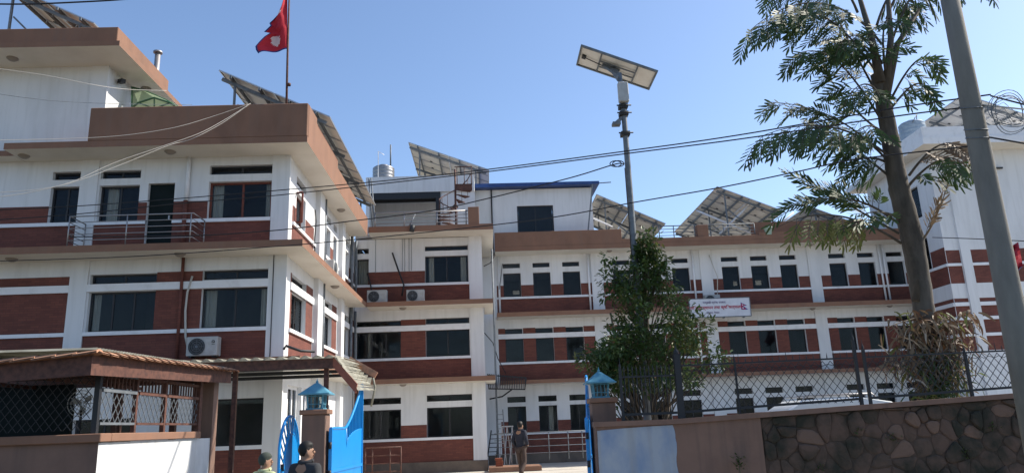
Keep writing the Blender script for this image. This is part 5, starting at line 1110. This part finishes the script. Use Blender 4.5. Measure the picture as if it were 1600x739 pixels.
# ==================================================================== BUSHY TREE
def bushy_tree():
    rr = random.Random(7); t = thing('leafy_tree', 'dense dark green leafy tree growing behind the boundary wall around the lamp pole', 'tree', (3.5, 16.4, -.1)); base = Vector((3.55, 16.5, -.1))
    # envelope by height: left, right edges
    env = [(1.9, 2.3, 4.2), (2.4, 2.15, 4.5), (2.85, 2.05, 4.70), (3.3, 2.4, 4.6), (3.75, 2.65, 4.3), (4.2, 2.8, 4.1), (4.6, 2.95, 4.0), (4.95, 3.05, 3.85), (5.2, 3.25, 3.65), (5.35, 3.35, 3.55)]
    def ext(z):
        for i in range(len(env)-1):
            if env[i][0] <= z <= env[i+1][0]: k = (z-env[i][0])/(env[i+1][0]-env[i][0]); return env[i][1]*(1-k)+env[i+1][1]*k, env[i][2]*(1-k)+env[i+1][2]*k
        return env[0][1:] if z < env[0][0] else env[-1][1:]
    cl = []
    for i in range(118):
        z = (2.2+3.05*rr.random()) if i % 3 else 2.4+1.2*rr.random(); l, r = ext(z); c = (l+r)/2; hw_ = (r-l)/2; u = rr.uniform(-1, 1); u = math.copysign(abs(u)**.65, u); x = c+u*(hw_-.14)
        cl.append(Vector((x, 15.85+rr.uniform(-1, 1)*min(1.05, hw_)*.85, z)))
    cl += [Vector(v) for v in ((2.62, 15.8, 5.0), (2.7, 15.8, 4.8), (2.68, 15.8, 4.55), (2.82, 15.8, 4.35), (2.6, 15.8, 4.2), (4.3, 15.6, 3.75), (4.5, 15.6, 3.5), (3.55, 15.9, 5.55), (3.62, 15.9, 5.4), (1.95, 15.6, 2.85), (2.1, 15.6, 2.95), (4.8, 15.6, 2.7), (4.7, 15.6, 2.85), (2.35, 15.8, 1.95), (2.45, 15.8, 2.2))]
    for (nm, mt) in (('trunk', 'bark'),):
        mb = MB(); mb.tube([base, (3.50, 16.45, 1.2), (3.42, 16.4, 2.5), (3.5, 16.4, 3.9), (3.55, 16.3, 5.0)], [.14, .12, .095, .06, .025], 10)
        mb.tube([base+Vector((.05, 0, 0)), (3.72, 16.5, 1.4), (3.95, 16.5, 2.6), (4.2, 16.5, 3.8)], [.10, .08, .06, .025], 8); mb.tube([base+Vector((-.05, 0, 0)), (3.2, 16.4, 1.5), (2.9, 16.4, 2.7), (2.7, 16.3, 3.9)], [.09, .075, .05, .02], 8); mb.build(nm, M[mt], t)
    mb = MB()
    for c in cl:
        z0_ = max(1.2, c.z-.6-rr.random()*.7); s_ = Vector((3.45+(c.x-3.45)*.25, 16.42, z0_)); m_ = s_.lerp(c, .55)+Vector((rr.uniform(-.1, .1), rr.uniform(-.1, .1), -.06)); mb.tube([s_, m_, c], [.022, .014, .005], 5, caps=False)
    mb.build('branches', M['bark'], t)
    mb = MB()
    def leaf(c, d, up, L, W_, m=0):
        s_ = d.cross(up)
        if s_.length < 1e-3: return
        s_.normalize(); s_ *= W_/2; k = up*L*.08
        mb.add([c, c+d*L*.35+s_+k, c+d*L*.75+s_*.7+k, c+d*L, c+d*L*.75-s_*.7+k, c+d*L*.35-s_+k], [(0, 1, 2, 3), (0, 3, 4, 5)], m)
    for ic, c in enumerate(cl):
        R_ = rr.uniform(.15, .31); n = int(88*(R_/.26)**2); lobe = 1 if (rr.random() < .15 or (c-Vector((3.95, 15.5, 3.3))).length < .45) else 0
        for i in range(n):
            v = Vector((rr.gauss(0, 1), rr.gauss(0, 1), rr.gauss(0, .8))); v = v.normalized()*R_*rr.random()**.45; d = (v.normalized()*.6+Vector((rr.uniform(-1, 1), rr.uniform(-1, 1), rr.uniform(-1.1, .4)))*.7).normalized(); up = Vector((rr.uniform(-.5, .5), rr.uniform(-.5, .5), 1)).normalized()
            leaf(c+v, d, up, rr.uniform(.085, .15), rr.uniform(.04, .065), lobe if rr.random() < .6 else 0)
    mb.build('crown', [M['leaf'], M['palmyellow']], t); return t
bushy_tree()
# ==================================================================== FISHTAIL PALM
PY = 16.0
pt = thing('fishtail_palm', 'tall fishtail palm with grey trunk, drooping fronds and dead skirt behind the wall', 'palm tree', (at(1450, 600, PY).x, PY, -.1))
tr = [(at(1450, 600, PY)+Vector((0, 0, -2.2)), .22), (at(1450, 600, PY), .215), (at(1446, 500, PY), .215), (at(1437, 440, PY), .22), (at(1425, 370, PY), .235), (at(1406, 300, PY), .222), (at(1398, 260, PY), .205), (at(1390, 210, PY), .19), (at(1380, 160, PY), .17), (at(1370, 110, PY), .16)]
mb = MB(); pts = []; rs = []; rr = random.Random(9)
for i in range(len(tr)-1):
    for k in range(7):
        u = k/7; pts.append(tr[i][0].lerp(tr[i+1][0], u)); rs.append((tr[i][1]*(1-u)+tr[i+1][1]*u)*(1.03 if (i*7+k) % 4 == 0 else .985)+rr.uniform(-.006, .006))
mb.tube(pts, rs, 18); mb.build('trunk', M['palmbark'], pt)
for (a, b, c_, r0) in (((1376, 130), (1362, 60), (1335, -30), .15), ((1384, 150), (1402, 70), (1440, 10), .13), ((1384, 150), (1392, 60), (1385, -40), .14), ((1430, 470), (1440, 400), (1425, 350), .10)):
    mb = MB(); yy = PY-.12; mb.tube([at(*a, yy), at(*b, yy), at(*c_, yy)], [r0*.8, r0*.5, r0*.3], 10); mb.build('leaf_stalk', M['palmbark'], pt)
def frond(name, pix, mats, seed, plen=.8, spacing=.20, droop=.55, start=.2, dens=.84, up=0., wide=.054, r0=.032, ll=.27):
    rr = random.Random(seed); P_ = [at(x, y, PY+dy) for (x, y, dy) in pix]
    def bez(t_):
        q = list(P_)
        while len(q) > 1: q = [q[i].lerp(q[i+1], t_) for i in range(len(q)-1)]
        return q[0]
    n = 40; S_ = [bez(i/n) for i in range(n+1)]; mb = MB(); mb.tube(S_[::2], [r0*(1-.8*i/(n/2)) for i in range(len(S_[::2]))], 6, 0)
    L_ = sum((S_[i+1]-S_[i]).length for i in range(n)); k = int(L_*(1-start)/spacing)
    for i in range(k):
        t_ = start+(1-start)*(i+.5)/k; c = bez(t_); d = (bez(min(1, t_+.02))-bez(t_-.02)).normalized(); sv = d.cross(Vector((0, 0, 1)))
        sv = sv.normalized() if sv.length > .1 else Vector((1, 0, 0))
        for sg in (-1, 1):
            if rr.random() > dens: continue
            pd = (d*.75+sv*sg*.65+Vector((0, 0, -droop+up+rr.uniform(-.25, .25)))+Vector((rr.uniform(-.15, .15), rr.uniform(-.15, .15), 0))).normalized()
            pl = plen*(.55+.6*math.sin(math.pi*(.25+.6*(t_-start)/(1-start))))*rr.uniform(.8, 1.15)
            m = 1+(rr.random() < .2); pts = []; q = c.copy(); dd = pd.copy(); st_ = 9
            for j in range(st_+1): pts.append(q.copy()); q += dd*pl/st_; dd = (dd+Vector((0, 0, -.055-.04*droop))).normalized()
            mb.tube(pts, [.007]*len(pts), 4, 0, caps=False)
            pn = (sv*.3+Vector((rr.uniform(-.4, .4), -.8, rr.uniform(-.2, .6)))).normalized()
            nl = int(pl/.085)
            for j in range(2, nl+1):
                u = j/nl*st_; a = int(min(u, st_-.01)); o_ = pts[a].lerp(pts[a+1], u-a); dl = (pts[a+1]-pts[a]).normalized(); side = dl.cross(pn).normalized()
                for s2 in (-1, 1):
                    ld = (dl*.85+side*s2*(.62 if j < nl else .25)+pn*rr.uniform(-.15, .15)).normalized(); lL = ll*rr.uniform(.75, 1.15)*(1-.25*abs(j/nl-.5)); wv = ld.cross(pn).normalized()*wide*rr.uniform(.7, 1.1)/2
                    e = o_+ld*lL; mb.add([o_, o_+ld*lL*.55+wv, e+wv*.9, e+ld*lL*.12, e-wv*.3, o_+ld*lL*.5-wv], [(0, 1, 2, 3), (0, 3, 4, 5)], m)
    o = mb.build(name, [M['palmbark'] if mats != 'dead' else M['dead'], M['palmleaf'] if mats == 'g' else M['palmyellow'] if mats == 'y' else M['dead'], M['palmyellow'] if mats == 'y' else M['palmleaf'] if mats == 'g' else M['palmyellow'] if mats == 'mix' else M['dead']], pt)
    return o
FR = [([(1378, 70, 0), (1320, -10, -.3), (1240, -15, -.6), (1170, 50, -.9)], 'g', dict(plen=.8)),
      ([(1380, 130, 0), (1335, 60, -.4), (1290, 0, -.7), (1215, 20, -.9)], 'g', dict(plen=.75)),
      ([(1383, 170, 0), (1345, 100, .3), (1310, 40, .6), (1270, -60, .9)], 'g', dict(plen=.75)),
      ([(1385, 200, 0), (1340, 130, -.3), (1300, 60, -.5), (1245, 85, -.7)], 'g', dict(plen=.65, up=.2)),
      ([(1390, 215, 0), (1350, 190, .2), (1310, 150, .4), (1290, 110, .5)], 'g', dict(plen=.6, up=.3)),
      ([(1395, 250, 0), (1345, 205, -.4), (1280, 175, -.8), (1185, 215, -1.0)], 'g', dict(plen=.75)),
      ([(1400, 265, 0), (1350, 210, .5), (1300, 165, .9), (1205, 160, 1.1)], 'g', dict(plen=.6, up=.25)),
      ([(1400, 285, 0), (1360, 250, .1), (1320, 220, .2), (1270, 190, .3)], 'g', dict(plen=.6, up=.1)),
      ([(1405, 350, 0), (1360, 315, -.3), (1310, 290, -.6), (1235, 330, -.8)], 'g', dict(plen=.6, up=.55, droop=.3)),
      ([(1405, 365, 0), (1340, 330, .3), (1300, 300, .6), (1250, 285, .8)], 'g', dict(plen=.5, up=.5, droop=.2)),
      ([(1408, 380, 0), (1340, 335, -.5), (1280, 320, -.9), (1215, 355, -1.1)], 'y', dict(plen=.6, droop=.9, dens=.7)),
      ([(1390, 160, 0), (1415, 110, -.2), (1440, 70, -.4), (1465, 100, -.5)], 'g', dict(plen=.45, spacing=.2, start=.1)),
      ([(1392, 170, 0), (1420, 135, -.1), (1440, 110, -.3), (1460, 155, -.4)], 'g', dict(plen=.4, spacing=.2, start=.1)),
      ([(1420, 275, 0), (1445, 240, -.3), (1475, 205, -.6), (1512, 235, -.9)], 'mix', dict(plen=.62, up=.25, start=.1, dens=1.0)),
      ([(1420, 290, 0), (1450, 255, -.5), (1480, 235, -.8), (1505, 255, -1.1)], 'g', dict(plen=.62, start=.1, dens=1.0)),
      ([(1428, 385, 0), (1450, 375, -.2), (1468, 330, -.3), (1482, 285, -.4)], 'dead', dict(plen=.32, up=.7, droop=.1, start=.25, spacing=.14)),
      ([(1395, 60, 0), (1420, -10, -.2), (1450, -60, -.3), (1490, -40, -.4)], 'g', dict(plen=.7, droop=.8)),
      ([(1385, 30, 0), (1440, -120, -.4), (1500, -80, -.6), (1548, -25, -.8)], 'g', dict(plen=.55, droop=.8)),
      ([(1370, 40, 0), (1395, -40, .3), (1410, -20, .3), (1425, 40, .2)], 'g', dict(plen=.5, droop=.6)),
      ([(1340, 20, 0), (1310, -60, .2), (1250, -60, .3), (1200, -20, .3)], 'g', dict(plen=.8, droop=.8)),
      ([(1378, 100, -.1), (1360, 60, -.6), (1340, 40, -.9), (1310, 70, -1.1)], 'g', dict(plen=.5, start=.05)),
      ([(1382, 160, -.1), (1365, 130, -.5), (1350, 120, -.8), (1325, 150, -1.0)], 'g', dict(plen=.5, start=.05)),
      ([(1385, 120, -.1), (1375, 60, -.4), (1380, 20, -.7), (1395, 30, -1.0)], 'g', dict(plen=.45, start=.1)),
      ([(1388, 220, -.1), (1370, 190, -.5), (1350, 190, -.8), (1330, 215, -1.0)], 'g', dict(plen=.45, start=.05)),
      ([(1395, 260, .1), (1365, 240, .1), (1340, 240, .1), (1310, 275, .1)], 'g', dict(plen=.5, start=.05)),
      ([(1405, 340, -.1), (1380, 330, -.4), (1360, 325, -.7), (1330, 345, -.9)], 'g', dict(plen=.4, start=.05, up=.4)),
      ([(1375, 90, .2), (1340, 60, .4), (1310, 50, .5), (1270, 90, .6)], 'g', dict(plen=.55, start=.1)),
      ([(1446, 492, -.2), (1420, 500, -.4), (1400, 505, -.5), (1385, 512, -.6)], 'dead', dict(plen=.12, droop=.5, start=.6, spacing=.2, ll=.1, r0=.02)),
      ([(1440, 500, -.2), (1420, 530, -.4), (1400, 555, -.5), (1388, 562, -.6)], 'dead', dict(plen=.2, droop=.3, start=.4, spacing=.12, ll=.12, r0=.015))]
for i, (pix, m, kw) in enumerate(FR): frond('dead_frond' if m == 'dead' else 'frond', pix, m, 100+i, **kw)
rr = random.Random(77)
def ribbons(name, n, box, mats, L0, L1, w_, dz):
    mb = MB()
    for i in range(n):
        x = rr.gauss((box[0]+box[1])/2, (box[1]-box[0])/4); y = rr.uniform(box[2], box[3]); p = at(x, y, PY-.30+rr.uniform(-.25, .35)); d = Vector((rr.uniform(-1, 1), rr.uniform(-.6, .4), rr.uniform(-1.2, dz))).normalized(); L = rr.uniform(L0, L1); sd_ = d.cross(Vector((rr.uniform(-1, 1), rr.uniform(-1, 1), rr.uniform(-1, 1)))).normalized()*w_*rr.uniform(.5, 1.2)
        q = p; pr_ = None; k = 4; m = rr.choices(range(len(mats)), [.6, .3, .1][:len(mats)])[0]
        for j in range(k+1):
            ww = sd_*math.sin(math.pi*(.12+.8*j/k)); cur = (q-ww, q+ww)
            if pr_: mb.add([pr_[0], pr_[1], cur[1], cur[0]], [(0, 1, 2, 3)], m)
            pr_ = cur; q = q+d*L/k; d = (d+Vector((rr.uniform(-.25, .25), rr.uniform(-.25, .25), -.30))).normalized()
    return mb.build(name, [M[x] for x in mats], pt)
ribbons('dead_leaves', 560, (1392, 1520, 484, 585), ['dead', 'woody', 'palmyellow'], .18, .48, .030, .2)
ribbons('dead_leaves', 190, (1395, 1520, 492, 600), ['deadpale', 'dead'], .15, .42, .020, .1)
ribbons('lower_leaves', 800, (1425, 1505, 550, 625), ['palmleaf', 'dead', 'palmyellow'], .12, .30, .022, .5)
# ==================================================================== OVERHEAD CABLES
def cable(label, pts, r=.012, m='rubber', sag=0., group='overhead cables'):
    P_ = [Vector(at(*p)) for p in pts]; out = []
    # Catmull-Rom through the measured points
    Q = [P_[0]*2-P_[1]]+P_+[P_[-1]*2-P_[-2]]
    for i in range(1, len(Q)-2):
        for k in range(8):
            t_ = k/8; a, b, c, d_ = Q[i-1], Q[i], Q[i+1], Q[i+2]
            out.append(.5*((2*b)+(c-a)*t_+(2*a-5*b+4*c-d_)*t_*t_+(3*b-a-3*c+d_)*t_**3))
    out.append(P_[-1]); mb = MB(); mb.tube(out, r, 5); o = mb.build('overhead_cable', M[m]); return tag(o, label, 'cable', group)
cable('upper of the paired cables running from the concrete pole across the sky', [(1548, 148, 9.4), (1403, 168.5, 10.3), (1150, 211.8, 11.8), (980, 236, 13), (765, 264.5, 14.6), (600, 282.7, 15.8), (440, 297, 16.8), (270, 311, 17.6), (120, 322, 18.2), (-40, 330, 18.6)])
cable('lower of the paired cables running from the concrete pole across the sky', [(1540, 165, 9.4), (1475, 172, 9.8), (1377, 185, 10.4), (1150, 218.3, 11.8), (980, 240, 13), (765, 268, 14.6), (600, 286.8, 15.8), (440, 304.5, 16.8), (270, 319, 17.6), (120, 334.5, 18.2), (-40, 346, 18.6)])
cable('cable from the solar lamp pole dropping left past the spiral stair', [(974, 256, 15.9), (960, 257, 15.9), (905, 274, 16), (852, 288, 16.2), (767, 309, 16.6), (670, 330, 17), (540, 346.5, 17.6), (440, 359, 18), (304, 368, 18.4), (110, 370, 19)], .014)
cable('thin cable passing behind the palm from the concrete pole to the left wing slab', [(1537, 226, 9.4), (1332, 250, 11), (1247, 268, 11.8), (1120, 294, 12.8), (992, 316, 14), (840, 343, 15.2), (600, 369.7, 16.6), (423, 385.6, 17.8), (200, 401, 18.6), (-40, 409, 19)])
cable('dark cable across the sky at the top left corner', [(-40, 6.5, 16), (40, 7, 16), (120, 4, 16), (200, -1, 16), (300, -12, 16)], .02)
cable('pale wire slanting across the penthouse wall', [(-30, 104, 17), (70, 118, 17.5), (147, 133, 18), (200, 140, 19), (260, 142, 20)], .007, 'whitecable')
cable('grey wire sagging low across the penthouse wall', [(-30, 143, 17), (40, 153, 17.5), (100, 159, 18), (200, 163, 19), (300, 164, 20.4)], .007, 'galv')
cable('uppermost white wire fanning left from the parapet edge', [(392, 162, 19.3), (330, 183, 18.8), (270, 200, 18.2), (190, 212, 17.6), (100, 217, 17), (-40, 220, 16)], .0065, 'whitecable')
cable('middle white wire fanning left from the parapet edge', [(390, 163, 19.3), (350, 188, 18.8), (310, 209, 18.2), (250, 230, 17.6), (180, 254, 17), (110, 285, 16.4), (40, 302, 16), (-40, 312, 15.6)], .0065, 'whitecable')
cable('lowest white wire fanning left from the parapet edge', [(386, 166, 19.3), (345, 194, 18.8), (300, 217, 18.2), (262, 228, 17.7), (190, 257, 17), (120, 283, 16.4), (60, 296, 16), (-40, 303, 15.6)], .0065, 'whitecable')
cable('cable continuing right from the concrete pole at the coil', [(1548, 150, 9.4), (1575, 157, 9.2), (1610, 166, 9)]); cable('second cable leaving the concrete pole to the right edge', [(1535, 164, 9.4), (1570, 168, 9.2), (1610, 172, 9)], m='whitecable')
cable('short cable dropping right from the concrete pole', [(1542, 214, 9.4), (1570, 219, 9.2), (1610, 226, 9)]); cable('thin grey cable crossing the right tower wall', [(1457, 371, 14), (1520, 373, 13), (1610, 377, 12)], .008)
mb = MB(); c = at(962, 256, 15.85)
for j in range(2): mb.tube([c+Vector((.13*math.cos(k*.5236)+.06*j, .0, .07*math.sin(k*.5236))) for k in range(13)], .012, 5, caps=False)
tag(recenter(mb.build('cable_loop', M['rubber'])), 'small loop of spare cable hanging beside the lamp pole', 'cable')
